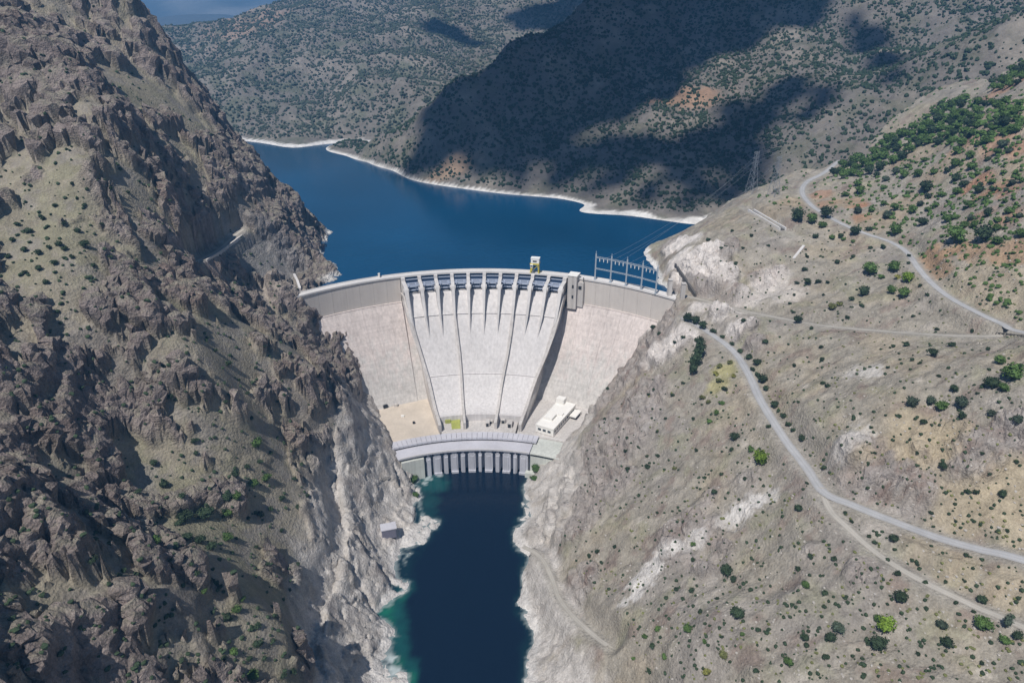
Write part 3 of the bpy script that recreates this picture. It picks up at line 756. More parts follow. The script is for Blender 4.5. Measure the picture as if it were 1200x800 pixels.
# ------------------------------------------------------------------ water
def lake_poly():
    v = [pol(a, 284, LAKE) for a in np.linspace(-56, 56, 40)]
    v = [p for p in v]
    outer = [(v[-1][0] + 600, v[-1][1] + 60, LAKE), (1000, 1800, LAKE), (-2600, 2200, LAKE), (-2600, 1200, LAKE), (v[0][0] - 20, v[0][1] + 90, LAKE)]
    return v, outer
v, outer = lake_poly()
mb = MB(); allv = v + [(300, 700, LAKE), (420, 1100, LAKE), (420, 1700, LAKE), (-1800, 1900, LAKE), (-1800, 1500, LAKE), (-700, 1200, LAKE), (-330, 960, LAKE), (-275, 780, LAKE)]
mb.add(allv, [list(range(len(allv)))[::-1]])
lake = mb.build("lake_water", M_lake); lake["kind"] = "structure"
for p in lake.data.polygons:
    if p.normal.z < 0: p.flip()
rx = np.arange(-170, 150, 2.0); ry = np.arange(-60, 575, 2.0); RX, RY = np.meshgrid(rx, ry); q = np.stack([RX.ravel(), RY.ravel(), np.zeros(RX.size)], 1)
n1 = fbm(q, 22, 4); n2 = fbm(q + 40, 6, 4)
rc = np.tile(np.array([.0045, .0115, .026], np.float32), (len(q), 1))
def wblob(lst, colr, w=.5):
    global rc
    for (px, py, r, s) in lst:
        p = P(px, py, 0); R = r * depth_of(p) / F
        d = np.hypot(q[:, 0] - p[0], (q[:, 1] - p[1]) * .8) / R
        rc = mixc(rc, colr, s * sstep(1.15, .35, d + w * n1 + .35 * n2))
wblob([(508, 566, 20, .8), (505, 585, 14, .5), (500, 600, 16, .35), (475, 690, 14, .7), (458, 715, 20, .9), (462, 740, 18, .8), (468, 762, 16, .8), (478, 785, 18, .8), (470, 810, 20, .8), (626, 780, 12, .5), (622, 660, 8, .3), (497, 560, 10, .6)], (.010, .075, .075))
wblob([(452, 712, 12, .9), (455, 728, 10, .8), (466, 775, 10, .7), (480, 795, 10, .8), (470, 700, 8, .5)], (.012, .13, .085))
foamn = fbm(q + 9, 3.0, 3)
for (px, py, r, s) in [(502, 560, 7, .5), (515, 557, 5, .4), (458, 770, 9, 1), (462, 785, 10, 1), (466, 800, 10, 1), (470, 820, 12, 1), (455, 800, 9, 1), (492, 634, 7, .7), (474, 692, 6, .6), (626, 775, 7, .6), (624, 655, 5, .5), (498, 566, 5, .5)]:
    p = P(px, py, 0); R = r * depth_of(p) / F
    rc = mixc(rc, (.62, .68, .68), s * sstep(1.0, .3, np.hypot(q[:, 0] - p[0], q[:, 1] - p[1]) / R + .9 * foamn + .4 * n1))
# water breaking along the banks
gz = grid_sample(PT[:, 2], q[:, 0], q[:, 1])
rc = mixc(rc, (.5, .56, .56), sstep(-1.8, -.2, gz + 1.6 * foamn) * .55)
rc = mixc(rc, (.010, .05, .055), sstep(-5, -1.0, gz + 2 * n1) * .35)
i = np.arange(RX.size).reshape(RX.shape)
f = np.stack([i[:-1, :-1].ravel(), i[:-1, 1:].ravel(), i[1:, 1:].ravel(), i[1:, :-1].ravel()], 1)
river = mesh_np("river_water", q, f, M_river, True, col=rc); river["kind"] = "structure"

# ------------------------------------------------------------------ road surfaces
def ribbon(name, line, w, colr, lift=.15, wear=1.0):
    n = len(line); t = np.gradient(line[:, :2], axis=0); t /= np.linalg.norm(t, axis=1)[:, None]; nrm = np.stack([-t[:, 1], t[:, 0]], 1)
    k = 9; u = np.linspace(-1, 1, k)
    e1 = fbm(line + 31, 14, 3) * .22; e2 = fbm(line + 71, 14, 3) * .22
    o_ = u[None] * (w / 2) * (1 + np.where(u[None] < 0, e1[:, None], e2[:, None]) * np.abs(u[None]))
    v = np.zeros((n, k, 3)); v[:, :, :2] = line[:, None, :2] + nrm[:, None] * o_[:, :, None]; v[:, :, 2] = line[:, None, 2] + lift + .06 * (1 - u[None] ** 2)
    # worn wheel tracks, gravel drifting in from the edges, patches
    prof = np.array([.86, .95, 1.06, 1.10, .97, 1.12, 1.08, .93, .84]); fl = v.reshape(-1, 3)
    pat = 1 + .16 * fbm(fl, 9, 3) + .10 * fbm(fl + 50, 30, 2); gr = np.tile(sstep(.55, 1.05, np.abs(u)), n) * np.clip(.55 + 1.2 * fbm(fl + 9, 6, 3), 0, 1)
    cl = np.array(colr)[None] * (1 + (np.tile(prof, n) - 1) * wear)[:, None] * pat[:, None]
    cl = mixc(cl.astype(np.float32), (.34, .31, .27), gr * .8)
    i = np.arange(n * k).reshape(n, k); f = np.stack([i[:-1, :-1].ravel(), i[1:, :-1].ravel(), i[1:, 1:].ravel(), i[:-1, 1:].ravel()], 1)
    o = mesh_np(name, fl, f, M_roadc, True, col=cl); o["kind"] = "structure"
    if o.data.polygons[0].normal.z < 0: o.data.flip_normals()
    return o
C_road, C_track = (.365, .365, .37), (.385, .36, .32)
ribbon("road", road_lines['lower'][0], 7.2, C_road)
ribbon("road", road_lines['upper'][0], 6.4, C_road)
ribbon("side_road", road_lines['branch'][0], 4.6, C_track, .11)
ribbon("track", road_lines['bench'][0], 4.5, C_track, .11)
ribbon("ledge_track", road_lines["ledge"][0], 4.0, C_track, .15)
ribbon("riverside_track", road_lines['riverside'][0], 4.2, C_track, .11)
print("land done", round(time.time() - T0, 1))
# ------------------------------------------------------------------ dam
def arc_solid(mb, prof, th0, th1, n=8, thf=None):
    """sweep a closed (r, z) outline about the arch centre; thf(s, r, z) may bend the sides"""
    b = len(mb.v); k = len(prof)
    for i in range(n + 1):
        s = i / n
        for (r, z) in prof:
            th = thf(s, r, z) if thf else th0 + (th1 - th0) * s
            mb.v.append(pol(th, r, z))
    for i in range(n):
        for j in range(k):
            j2 = (j + 1) % k
            mb.f.append([b + i * k + j, b + i * k + j2, b + (i + 1) * k + j2, b + (i + 1) * k + j])
    mb.f.append([b + j for j in range(k)][::-1]); mb.f.append([b + n * k + j for j in range(k)])
def arc_obj(name, mat, parent, prof, th0, th1, n=8, thf=None, smooth=False):
    mb = MB(); arc_solid(mb, prof, th0, th1, n, thf)
    o = mb.build(name, mat, parent)
    import bmesh
    bm = bmesh.new(); bm.from_mesh(o.data); bmesh.ops.recalc_face_normals(bm, faces=bm.faces); bm.to_mesh(o.data); bm.free()
    return o
def rect(r0, r1, z0, z1): return [(r0, z0), (r1, z0), (r1, z1), (r0, z1)]
dam = empty("arch_dam", (CX, CY + RC, 0), "pale concrete arch dam with a gated spillway holding back the blue lake", "dam")
HA = 18.7
for side in (-1, 1):
    a0, a1, nb = HA + .55, (47.0 if side < 0 else 49.0), 9
    w = (a1 - a0) / nb
    core = arc_obj("dam_core", M_dark, dam, [(283, 154), (283, 20), (231, 28), (231, -8), (291, -8), (291, 154)], *sorted((side * a0, side * a1)), n=24)
    for i in range(nb):
        t0, t1 = a0 + i * w + .012, a0 + (i + 1) * w - .012
        if side < 0: t0, t1 = -t1, -t0
        jit = rng.uniform(-.12, .12)
        arc_obj("face_block", M_flank, dam, [(279.7 + jit, 126), (flank_r(-9) + .4 + jit, -9), (290.6, -9), (290.6, 126)], t0, t1, 4)
        arc_obj("crest_block", M_band, dam, [(281 + jit * .5, 126.01), (290.6, 126.01), (290.6, 155), (281 + jit * .5, 155)], t0, t1, 4)
    arc_obj("face_block", M_flank, dam, [(279.7, 120), (flank_r(-9) + .4, -9), (290.6, -9), (290.6, 120)], *sorted((side * 12.5, side * (a0 - .012))), n=6)
    arc_obj("crest_ledge", M_flank, dam, rect(279.2, 281.2, 125.6, 126.25), *sorted((side * a0, side * a1)), n=24)
arc_obj("crest_road", M_kerb, dam, rect(280.4, 290.4, 155.02, 155.35), -48, 49, 80)
arc_obj("parapet", M_kerb, dam, rect(280.1, 280.7, 154.6, 156.35), -48, 49, 80)
arc_obj("parapet", M_kerb, dam, rect(290.1, 290.7, 154.6, 156.35), -48, 49, 80)

# spillway chutes, walls, piers, gates
CH = [(276, 137.6), (271.5, 138.4), (266.5, 136.4), (258.5, 128.5), (251, 119.4), (250.2, 118.6), (250.9, 117.7), (240.2, 101), (228, 81), (216.3, 62.4), (215.4, 61.9), (215.6, 60.7), (206, 49.8), (196, 42.4), (185, 37.9), (176, 36.3), (171.5, 36.9)]
TH = [-HA + HA * 2 * i / 10 for i in range(11)]
def squeeze(z): return 1 - .215 * float(sstep(125, 36, np.float64(z)))   # the chutes draw together downhill
def bend(z, th): return th * squeeze(z) - .75 * float(sstep(90, 36, np.float64(z)))
body = CH + [(171.5, 29), (200, 22), (235, 22), (288, 60), (288, 137.6)]
for a, b in ((0, 3), (3, 7), (7, 10)):
    arc_obj("spillway_chute", M_chute, dam, body, 0, 0, 4 * (b - a), lambda s, r, z, a=a, b=b: bend(z, TH[a] + (TH[b] - TH[a]) * s))
def offs(profile, h):
    out = []
    for i, p in enumerate(profile):
        a = profile[max(i - 1, 0)]; b = profile[min(i + 1, len(profile) - 1)]
        d = (b[0] - a[0], b[1] - a[1]); L = math.hypot(*d) or 1
        out.append((p[0] + d[1] / L * h, p[1] - d[0] / L * h))
    return out
clean = [(266.5, 136.4), (258.5, 128.5), (251, 119.0), (240.2, 101), (228, 81), (216, 61.6), (206, 49.8), (196, 42.4), (185, 37.9), (176, 36.3), (168, 36.0), (156, 34.0)]
for i, thick, hh in ((0, 3.2, 3.6), (3, 2.6, 3.2), (7, 2.6, 3.2), (10, 3.2, 3.6)):
    up_ = offs(clean, hh)
    up_ = [(max(p[0], 155.5), p[1]) for p in up_]
    prof = up_ + [(156, 27), (220, 24), (286, 70), (286, 136.4)]
    sg = -1 if i == 0 else (1 if i == 10 else 0)
    arc_obj("chute_wall", M_wall, dam, prof, 0, 0, 1, lambda s, r, z, i=i, thick=thick, sg=sg: bend(z, TH[i]) + ((s - .5) * thick + sg * thick * .5) / r / D2R)
pier_prof = [(290.2, 120), (290.2, 155.02), (276.5, 155.02), (276.0, 151.5), (263.5, 150.5), (259.5, 147.5), (252.5, 133), (246, 119.5), (239.4, 101.0), (236.8, 94.0), (250, 92)]
for i in range(11):
    w = 4.2 if i in (0, 10) else 3.7
    def pt(s, r, z, i=i, w=w):
        ww = w * (1 if r > 258 else max(.25, 1 - (258 - r) / 26))
        return bend(z, TH[i]) + (s - .5) * ww / r / D2R
    p = arc_obj("pier", M_pier, dam, pier_prof, 0, 0, 1, pt)
    c_ = Vector(pol(TH[i], 262.5, 145.2)); rad = Vector((math.sin(TH[i] * D2R), math.cos(TH[i] * D2R), 0)); tan = Vector((rad.y, -rad.x, 0))
    mb = MB()
    # rounded trunnion block
    pts8 = []
    for a in range(12):
        an = 2 * math.pi * a / 12; pts8.append((math.cos(an) * 2.9, math.sin(an) * 2.9))
    b0 = 0
    for sgn in (-1, 1):
        for (q_, z_) in pts8: mb.v.append(tuple(c_ + rad * q_ + tan * sgn * 2.95 + Vector((0, 0, z_))))
    for a in range(12): mb.f.append([a, (a + 1) % 12, 12 + (a + 1) % 12, 12 + a])
    mb.f.append(list(range(12))[::-1]); mb.f.append(list(range(12, 24)))
    mb.build("trunnion_block", M_pier, p)
for i in range(10):
    ta, tb = TH[i] + 1.95 / 270 / D2R, TH[i + 1] - 1.95 / 270 / D2R
    g = arc_obj("spillway_gate", M_gate, dam, [(276.6, 138.2), (277.5, 142), (277.7, 146), (277.2, 150), (276.2, 152.6), (275.8, 152.6), (276.8, 150), (277.3, 146), (277.1, 142), (276.2, 138.2)], ta, tb, 6)
    for z_ in (140.6, 144.6, 148.6):
        arc_obj("girder", M_girder, g, rect(274.9, 276.4, z_ - .45, z_ + .45), ta + .06, tb - .06, 4)
    for q_ in (.22, .78):
        tq = ta + (tb - ta) * q_
        mb = MB()
        for z_ in (140.6, 148.6):
            mb.bar(pol(tq, 275.2, z_), pol(ta + (tb - ta) * (.03 if q_ < .5 else .97), 263.2, 145.2), .7, .7)
        mb.bar(pol(tq, 271, 142.2), pol(tq, 271, 147.6), .45)
        mb.build("arm", M_girder, g)
    arc_obj("bridge_beam", M_pier, dam, rect(285.5, 290.0, 152.6, 155.0), TH[i] + 1.86 / 288 / D2R, TH[i + 1] - 1.86 / 288 / D2R, 4)
    cw = arc_obj("catwalk", M_girder, dam, rect(265.6, 268.2, 149.4, 150.0), ta - .02, tb + .02, 4)
    mb = MB()
    for q_ in np.linspace(.04, .96, 8): mb.bar(pol(ta + (tb - ta) * q_, 265.9, 150), pol(ta + (tb - ta) * q_, 265.9, 151.3), .16)
    mb.bar(pol(ta, 265.9, 151.3), pol(tb, 265.9, 151.3), .16); mb.bar(pol(ta, 265.9, 150.7), pol(tb, 265.9, 150.7), .12)
    mb.build("railing", M_girder, cw)
    arc_obj("hoist_beam", M_girder, dam, rect(279.5, 281.0, 150.6, 151.8), ta - .02, tb + .02, 4)
# tower beside the spillway on the right
tw = arc_obj("lift_tower", M_wall, dam, rect(272.5, 285, 122, 160.2), HA + 1.0, HA + 3.1, 3)
arc_obj("tower_roof", M_white, tw, rect(272.0, 285.4, 160.2, 160.9), HA + .92, HA + 3.18, 3)
for (a_, z_) in ((HA + 2.25, 148.5), (HA + 2.25, 136.5)):
    arc_obj("window", M_dark, tw, rect(272.35, 272.9, z_ - 2.2, z_ + 1.6), a_ - .2, a_ + .22, 1)
an = arc_obj("tower_annex", M_wall, dam, rect(276.3, 285, 124, 152.6), HA + 3.12, HA + 4.5, 2)
arc_obj("window", M_dark, an, rect(276.1, 276.6, 144.5, 148.5), HA + 3.35, HA + 4.1, 1)
sb = MB(); sb.bar(pol(HA + 4.3, 279, 152.6), pol(HA + 4.3, 279, 158), .7); sb.build("mast", M_rail, dam)
sb = MB(); a_ = math.atan2(P(443, 323, 155.4)[0] - CX, P(443, 323, 155.4)[1] - CY) / D2R
p_ = Vector(pol(a_, 288.6, 155.35)); sb.box(p_.x - .9, p_.y - .9, p_.z, p_.x + .9, p_.y + .9, p_.z + 4.2); sb.box(p_.x - 1.15, p_.y - 1.15, p_.z + 4.2, p_.x + 1.15, p_.y + 1.15, p_.z + 4.6)
o = sb.build("sentry_box", M_white); tag(o, "small white sentry box on the left stretch of the dam crest", "sentry box")
# little galleries and stains at the foot of the dam
arc_obj("gallery_door", M_dark, dam, rect(222.5, 224.5, 29, 33.4), -29.2, -28.0, 2)

# ------------------------------------------------------------------ powerhouse
# the powerhouse is a flatter arc than the dam: same offsets, centre PHS metres further downstream
PHS = 70.0
def ph_prep(prof):
    rm = sum(p[0] for p in prof) / len(prof)
    def thf(th): return math.asin(max(-1, min(1, rm * math.sin(th * D2R) / (rm + PHS)))) / D2R
    return [(r + PHS, z) for r, z in prof], thf
def ph_obj(name, mat, parent, prof, th0, th1, n=8):
    global CY
    pr, f_ = ph_prep(prof); CY -= PHS
    try: return arc_obj(name, mat, parent, pr, 0, 0, n, lambda s, r, z: f_(th0 + (th1 - th0) * s))
    finally: CY += PHS
def ph_solid(mb, prof, th0, th1, n=8):
    global CY
    pr, f_ = ph_prep(prof); CY -= PHS
    try: arc_solid(mb, pr, 0, 0, n, lambda s, r, z: f_(th0 + (th1 - th0) * s))
    finally: CY += PHS
ph = empty("powerhouse", pol(0, 124, 0), "long curved powerhouse with grey bays standing in the river below the dam", "power plant")
def th_at(px, py, z):
    p = P(px, py, z); return math.atan2(p[0] - CX, p[1] - CY) / D2R
slots = [(499, 528), (507, 527.5), (519, 527), (527, 526.8), (538.5, 526.5), (547, 526.5), (559, 526.5), (566.5, 526.5), (579, 527), (587.5, 527), (600, 528), (607.5, 528.6)]
tp = [math.atan2(P(a, b, 23)[0] - CX, math.sqrt(max(124 ** 2 - (P(a, b, 23)[0] - CX) ** 2, 1))) / D2R for a, b in slots]
TL, TR = tp[0] - 5.4, tp[-1] + 4.6
ph_obj("back_wall", M_bay, ph, rect(129, 147, -12, 25.9), TL - 6, TR + 17, 40)
sw = .66
edges = [TL] + tp + [TR]
for i in range(len(edges) - 1):
    a = edges[i] + (sw if i > 0 else 0); b = edges[i + 1] - (sw if i < len(edges) - 2 else 0)
    narrow = i % 2 == 1
    nm = "pier" if narrow else "wall_panel"
    if i == 0: continue
    mb = MB(); ph_solid(mb, rect(122.6, 130, -6, 21.4), a, b, 5)
    ins = .45
    ph_solid(mb, rect(122.6, 130, 21.41, 25.9), a + ins, b - ins, 5)
    if narrow:
        ph_solid(mb, rect(121.4, 122.6, -6, 19.6), a + .25, b - .25, 2)
    else:
        ph_solid(mb, rect(122.1, 122.6, 2.0, 19.0), a + .8, b - .8, 4)
        ph_solid(mb, rect(120.6, 122.6, -6, 2.2), a + .05, b - .05, 4)
    mb.build(nm, M_bay, ph)
ph_obj("end_block", M_green, ph, rect(119.5, 131, -8, 23.3), TL - 7, tp[0] - sw, 6)
ph_obj("lower_deck", M_deck, ph, rect(120.9, 137.5, 26.0, 27.3), TL - 8, TR + .6, 40)
ph_obj("deck_kerb", M_kerb, ph, rect(120.9, 121.5, 27.3, 28.0), TL - 8, TR + .6, 40)
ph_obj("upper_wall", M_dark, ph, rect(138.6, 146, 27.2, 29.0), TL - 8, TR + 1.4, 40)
nsl = 30; a0, a1 = TL - 8, TR + 1.4
for i in range(nsl):
    w = (a1 - a0) / nsl
    ph_obj("deck_slab", M_deck, ph, rect(136.4, 148.6, 29.0, 30.2), a0 + i * w + .06, a0 + (i + 1) * w - .06, 2)
    ph_obj("parapet_panel", M_bay, ph, rect(136.5, 136.9, 30.2, 31.2), a0 + i * w + .10, a0 + (i + 1) * w - .10, 2)
# right-hand block with a broad pale roof
rb = ph_obj("side_block", M_green, ph, rect(122.5, 146, -8, 23.5), TR + .7, TR + 17, 8)
ph_obj("block_roof", M_green, ph, rect(120.4, 148.5, 26.6, 27.6), TR + .62, TR + 17.5, 8)
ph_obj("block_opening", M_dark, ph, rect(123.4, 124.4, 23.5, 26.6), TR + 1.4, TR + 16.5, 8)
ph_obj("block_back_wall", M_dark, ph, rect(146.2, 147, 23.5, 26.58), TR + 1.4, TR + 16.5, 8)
ph_obj("quay", M_green, ph, rect(117.5, 122.4, -8, 5.5), TR - .4, TR + 15, 8)
# terraces between the powerhouse and the dam
ph_obj("terrace", M_terrace, ph, [(148.7, 10), (148.7, 28.85), (232, 29.6), (232, 10)], TL - 12, -15.5, 16)
ph_obj("terrace", M_wall, ph, [(148.7, 10), (148.7, 28.75), (232, 29.4), (232, 10)], 12.9, TR + 22, 16)
ph_obj("court_floor", M_wall, ph, rect(148.7, 174, 12, 29.0), -15.45, 12.85, 12)
ph_obj("terrace_edge", M_kerb, ph, rect(149.8, 150.5, 22, 29.6), TR + 1.5, TR + 18, 8)
# mossy corner of the left court
ph_obj("moss_patch", M_moss, ph, [(157.2, 29.0), (171, 29.0), (171, 31.8), (168, 29.9), (157.2, 29.25)], -11.4, -8.1, 3)
ph_obj("moss_patch", M_moss, ph, rect(168.8, 171.2, 29.02, 33.0), -13.4, -11.4, 3)
for (a_, w_, r0, r1, z1) in ((1.9, 1.5, 160, 168, 33.6), (3.0, 1.3, 165.5, 169.5, 32.4), (10.2, 1.7, 159.5, 168, 34.0), (7.4, 1.6, 167, 170.5, 33.0)):
    v_ = ph_obj("valve_house", M_wall, ph, rect(r0, r1, 29.0, z1), a_ - w_ / 2, a_ + w_ / 2, 2)
    ph_obj("door", M_dark, v_, rect(r0 - .15, r0 + .1, 29.05, z1 - .8), a_ - w_ * .32, a_ + w_ * .32, 2)

# ------------------------------------------------------------------ white building on the right terrace
cb = empty("control_building", (24, 593, 29), "white flat-roofed building with roof boxes on the terrace right of the spillway", "building")
Ld = Vector((29, 53, 0)).normalized(); Wd = Vector((Ld.y, -Ld.x, 0)); O = Vector((24.5, 592.5, 28.8))
def bbox(mb, l0, l1, w0, w1, z0, z1):
    c_ = O + Ld * (l0 + l1) / 2 + Wd * (w0 + w1) / 2 + Vector((0, 0, (z0 + z1) / 2))
    mb.obox(c_, Wd * (w1 - w0) / 2, Ld * (l1 - l0) / 2, Vector((0, 0, (z1 - z0) / 2)))
def bpart(name, mat, parent, *boxes):
    mb = MB()
    for b_ in boxes: bbox(mb, *b_)
    return mb.build(name, mat, parent)
walls = bpart("wall", M_white, cb, (0, 55, 0, 20, 0, 8.4))
bpart("plinth", M_wall, cb, (-.5, 55.3, -.5, 20.5, 0, .9))
roof = bpart("roof", M_white, cb, (-.4, 55.4, -.4, 20.4, 8.41, 9.0))
bpart("parapet", M_white, roof, (-.4, 55.4, -.4, 0, 9.01, 9.7), (-.4, 55.4, 20, 20.4, 9.01, 9.7), (-.4, 0, 0, 20, 9.01, 9.7), (55, 55.4, 0, 20, 9.01, 9.7))
bpart("roof_house", M_white, cb, (13, 24, 3, 12, 9.01, 12.2)); bpart("roof_house", M_white, cb, (48, 55.2, 0, 9, 9.02, 15)); bpart("roof_house", M_white, cb, (27, 32, 12, 17, 9.01, 10.6))
for w0 in (2.5, 8.0, 13.5): bpart("window", M_glass, walls, (-.12, .2, w0, w0 + 3.4, 3.4, 6.0))
for l0 in range(3, 52, 5): bpart("window", M_glass, walls, (l0, l0 + 3, 19.8, 20.12, 3.4, 6.0))
ax_ = bpart("annex", M_white, cb, (38, 53, 20.6, 28, 3.8, 5.0), (50.5, 53, 20.6, 28, 0, 3.8))
bpart("annex_shade_wall", M_dark, cb, (41, 50.4, 24, 27.5, 0, 3.79))  # near-black colour puts the shade below the annex roof into this box
# small things on the dusty terrace
def put_box(name, px, py, z, sx, sy, sz, mat, label, cat, extra=None):
    p = P(px, py, z); mb = MB(); mb.box(-sx / 2, -sy / 2, 0, sx / 2, sy / 2, sz)
    mb.box(-sx / 2 - .12, -sy / 2 - .12, sz, sx / 2 + .12, sy / 2 + .12, sz + .18)
    o = mb.build(name, mat); o.location = p; return tag(o, label, cat)
put_box("utility_box", 485, 496, 29.1, 2.2, 2.0, 2.0, M_dark, "dark utility box alone on the dusty terrace left of the spillway", "utility box")
put_box("storage_crate", 472, 488, 29.1, 3.2, 2.2, 1.3, M_white, "low white storage crate on the dusty terrace left of the spillway", "crate")
put_box("gallery_hut", 464, 476, 29.2, 4.0, 3, 3.0, M_wall, "grey concrete hut on the dusty terrace against the dam foot", "hut")
print("dam", round(time.time() - T0, 1))
# ------------------------------------------------------------------ gantry crane on the crest
q = P(626, 321, 155.4); a_ = math.atan2(q[0] - CX, q[1] - CY) / D2R
cr = empty("gantry_crane", pol(a_, 285, 155.35), "yellow gantry crane with a white machine house on the dam crest", "crane")
rad = Vector((math.sin(a_ * D2R), math.cos(a_ * D2R), 0)); tan = Vector((rad.y, -rad.x, 0)); B = Vector(pol(a_, 285.4, 155.36)); Zv = Vector((0, 0, 1))
for sx in (-1, 1):
    for sy in (-1, 1):
        mb = MB(); mb.bar(B + tan * 4.6 * sx + rad * 3.6 * sy, B + tan * 3.9 * sx + rad * 3.2 * sy + Zv * 10.5, 1.0); mb.build("leg", M_yellow, cr)
    mb = MB(); mb.obox(B + tan * 4.6 * sx + Zv * .7, tan * .7, rad * 4.6, Zv * .55); mb.build("bogie", M_yellow, cr)
    mb = MB(); mb.obox(B + tan * 3.9 * sx + Zv * 10.9, tan * .6, rad * 4.2, Zv * .7); mb.build("side_beam", M_yellow, cr)
for sy in (-1, 1):
    mb = MB(); mb.obox(B + rad * 3.2 * sy + Zv * 11.0, tan * 5.2, rad * .5, Zv * .75); mb.build("cross_beam", M_yellow, cr)
    mb = MB(); mb.bar(B + tan * -4.3 + rad * 3.4 * sy + Zv * 2, B + tan * 4.1 + rad * 3.3 * sy + Zv * 9.8, .4); mb.build("brace", M_yellow, cr)
mb = MB(); mb.obox(B + Zv * 14.6 + tan * .4, tan * 4.6, rad * 3.4, Zv * 2.6); hs = mb.build("machine_house", M_cabin, cr)
mb = MB(); mb.obox(B + Zv * 17.45 + tan * .4, tan * 4.9, rad * 3.7, Zv * .22); mb.build("roof", M_cabin, hs)
mb = MB(); mb.obox(B + Zv * 14.4 + tan * .2 - rad * 3.5, tan * 2.2, rad * .12, Zv * .7); mb.build("window", M_dark, hs)
mb = MB(); mb.obox(B + Zv * 9.4 - tan * 3.0 - rad * 5.1, tan * 1.4, rad * 1.3, Zv * 1.6); cbn = mb.build("cab", M_cabin, cr)
mb = MB(); mb.obox(B + Zv * 9.6 - tan * 3.0 - rad * 6.45, tan * 1.1, rad * .06, Zv * .8); mb.build("window", M_glass, cbn)
mb = MB(); mb.obox(B + Zv * 6.6, tan * 1.6, rad * 1.2, Zv * .5); mb.bar(B + Zv * 7.1, B + Zv * 10.4, .25); mb.build("lifting_beam", M_rail, cr)

# ------------------------------------------------------------------ line gantry on the right part of the crest
lg = empty("line_gantry", P(733, 336, 155.4), "grey steel line gantry of tall posts on the right of the dam crest", "gantry")
gp = [Vector(P(a, b, 155.4)) for a, b in ((697, 327.5), (715, 331), (733, 335), (751, 339.5), (768, 344.5))]
for p in gp:
    mb = MB(); mb.bar(p, p + Zv * 29.5, 1.35); mb.bar(p + Zv * 29.5, p + Zv * 32.5, .5); mb.obox(p + Zv * .5, Vector((1.1, 0, 0)), Vector((0, 1.1, 0)), Zv * .5); mb.build("post", M_steel, lg)
for a, b in zip(gp[:-1], gp[1:]):
    for zz, hh in ((26.5, 1.5), (13.5, 1.1)):
        mb = MB(); d = (b - a)
        mb.bar(a + Zv * zz, b + Zv * zz, .45); mb.bar(a + Zv * (zz - hh), b + Zv * (zz - hh), .45)
        n = 6
        for k in range(n):
            s0, s1 = k / n, (k + 1) / n
            mb.bar(a + d * s0 + Zv * (zz - (hh if k % 2 else 0)), a + d * s1 + Zv * (zz - (0 if k % 2 else hh)), .25)
        bm_ = mb.build("cross_beam", M_steel, lg)
        if zz > 20:
            for s in (.25, .5, .75):
                mb = MB(); t = a + d * s + Zv * (zz - hh); mb.tube([t, t - Zv * 1.2, t - Zv * 3.6], [.2, .45, .4], 6); mb.build("insulator", M_cabin, bm_)
# concrete pillars at the right end of the crest
for k, (px, py, h_) in enumerate(((784, 346, 17), (799, 353, 19))):
    p = P(px, py, 155.3); mb = MB(); mb.box8([(-2.2, -2.4, -3), (2.2, -2.4, -3), (2.2, 2.4, -3), (-2.2, 2.4, -3), (-1.9, -2.0, h_), (1.9, -2.0, h_), (1.9, 2.0, h_), (-1.9, 2.0, h_)])
    mb.box(-2.3, -2.4, h_, 2.3, 2.4, h_ + .8)
    o = mb.build("concrete_pillar", M_wall); o.location = p
    tag(o, ["grey concrete pillar standing nearest the lake at the right end of the crest", "grey concrete pillar at the head of the road, right of its twin by the lake"][k], "pillar", "concrete pillars at the right end of the crest")

# ------------------------------------------------------------------ transmission towers and lines
def lattice(loc, h, wb, rot, label):
    t = empty("transmission_tower", loc, label, "pylon", "lattice towers behind the right bank")
    L = Vector(loc); cR, sR = math.cos(rot), math.sin(rot)
    def pt(x, y, z): return L + Vector((x * cR - y * sR, x * sR + y * cR, z))
    def wz(z): return wb * (1 - z / h * .86) / 2 if z < h * .7 else wb * .17
    lv = [0, .18, .34, .48, .6, .7, .8, .9, 1.0]
    for sx, sy in ((1, 1), (1, -1), (-1, -1), (-1, 1)):
        mb = MB()
        for a, b in zip(lv[:-1], lv[1:]): mb.bar(pt(sx * wz(a * h), sy * wz(a * h), a * h), pt(sx * wz(b * h), sy * wz(b * h), b * h), .34)
        mb.build("leg", M_pylon, t)
    mb = MB(); cs = [(1, 1), (1, -1), (-1, -1), (-1, 1)]
    for a, b in zip(lv[:-1], lv[1:]):
        for k in range(4):
            c0, c1 = cs[k], cs[(k + 1) % 4]; wa, w2 = wz(a * h), wz(b * h)
            mb.bar(pt(c0[0] * wa, c0[1] * wa, a * h), pt(c1[0] * w2, c1[1] * w2, b * h), .16); mb.bar(pt(c1[0] * wa, c1[1] * wa, a * h), pt(c0[0] * w2, c0[1] * w2, b * h), .16)
    mb.build("bracing", M_pylon, t)
    tips = []
    for z_, ln in ((.72, 8.5), (.84, 7.0), (.96, 5.5)):
        for s in (-1, 1):
            mb = MB(); e = pt(s * ln, 0, z_ * h + .6)
            for y_ in (-1, 1): mb.bar(pt(s * wz(z_ * h), y_ * wz(z_ * h), z_ * h), e, .22)
            mb.bar(pt(s * wz(z_ * h), 0, z_ * h + 2.4), e, .16); mb.build("crossarm", M_pylon, t); tips.append(e)
    return tips
t1 = land(880, 226)[0]; t2 = land(906, 229)[0]
tips1 = lattice(t1, 52, 11, .6, "lattice pylon nearer the lake on the right bank")
tips2 = lattice(t2, 46, 10, .6, "lattice pylon further from the lake, below the bend of the upper road")
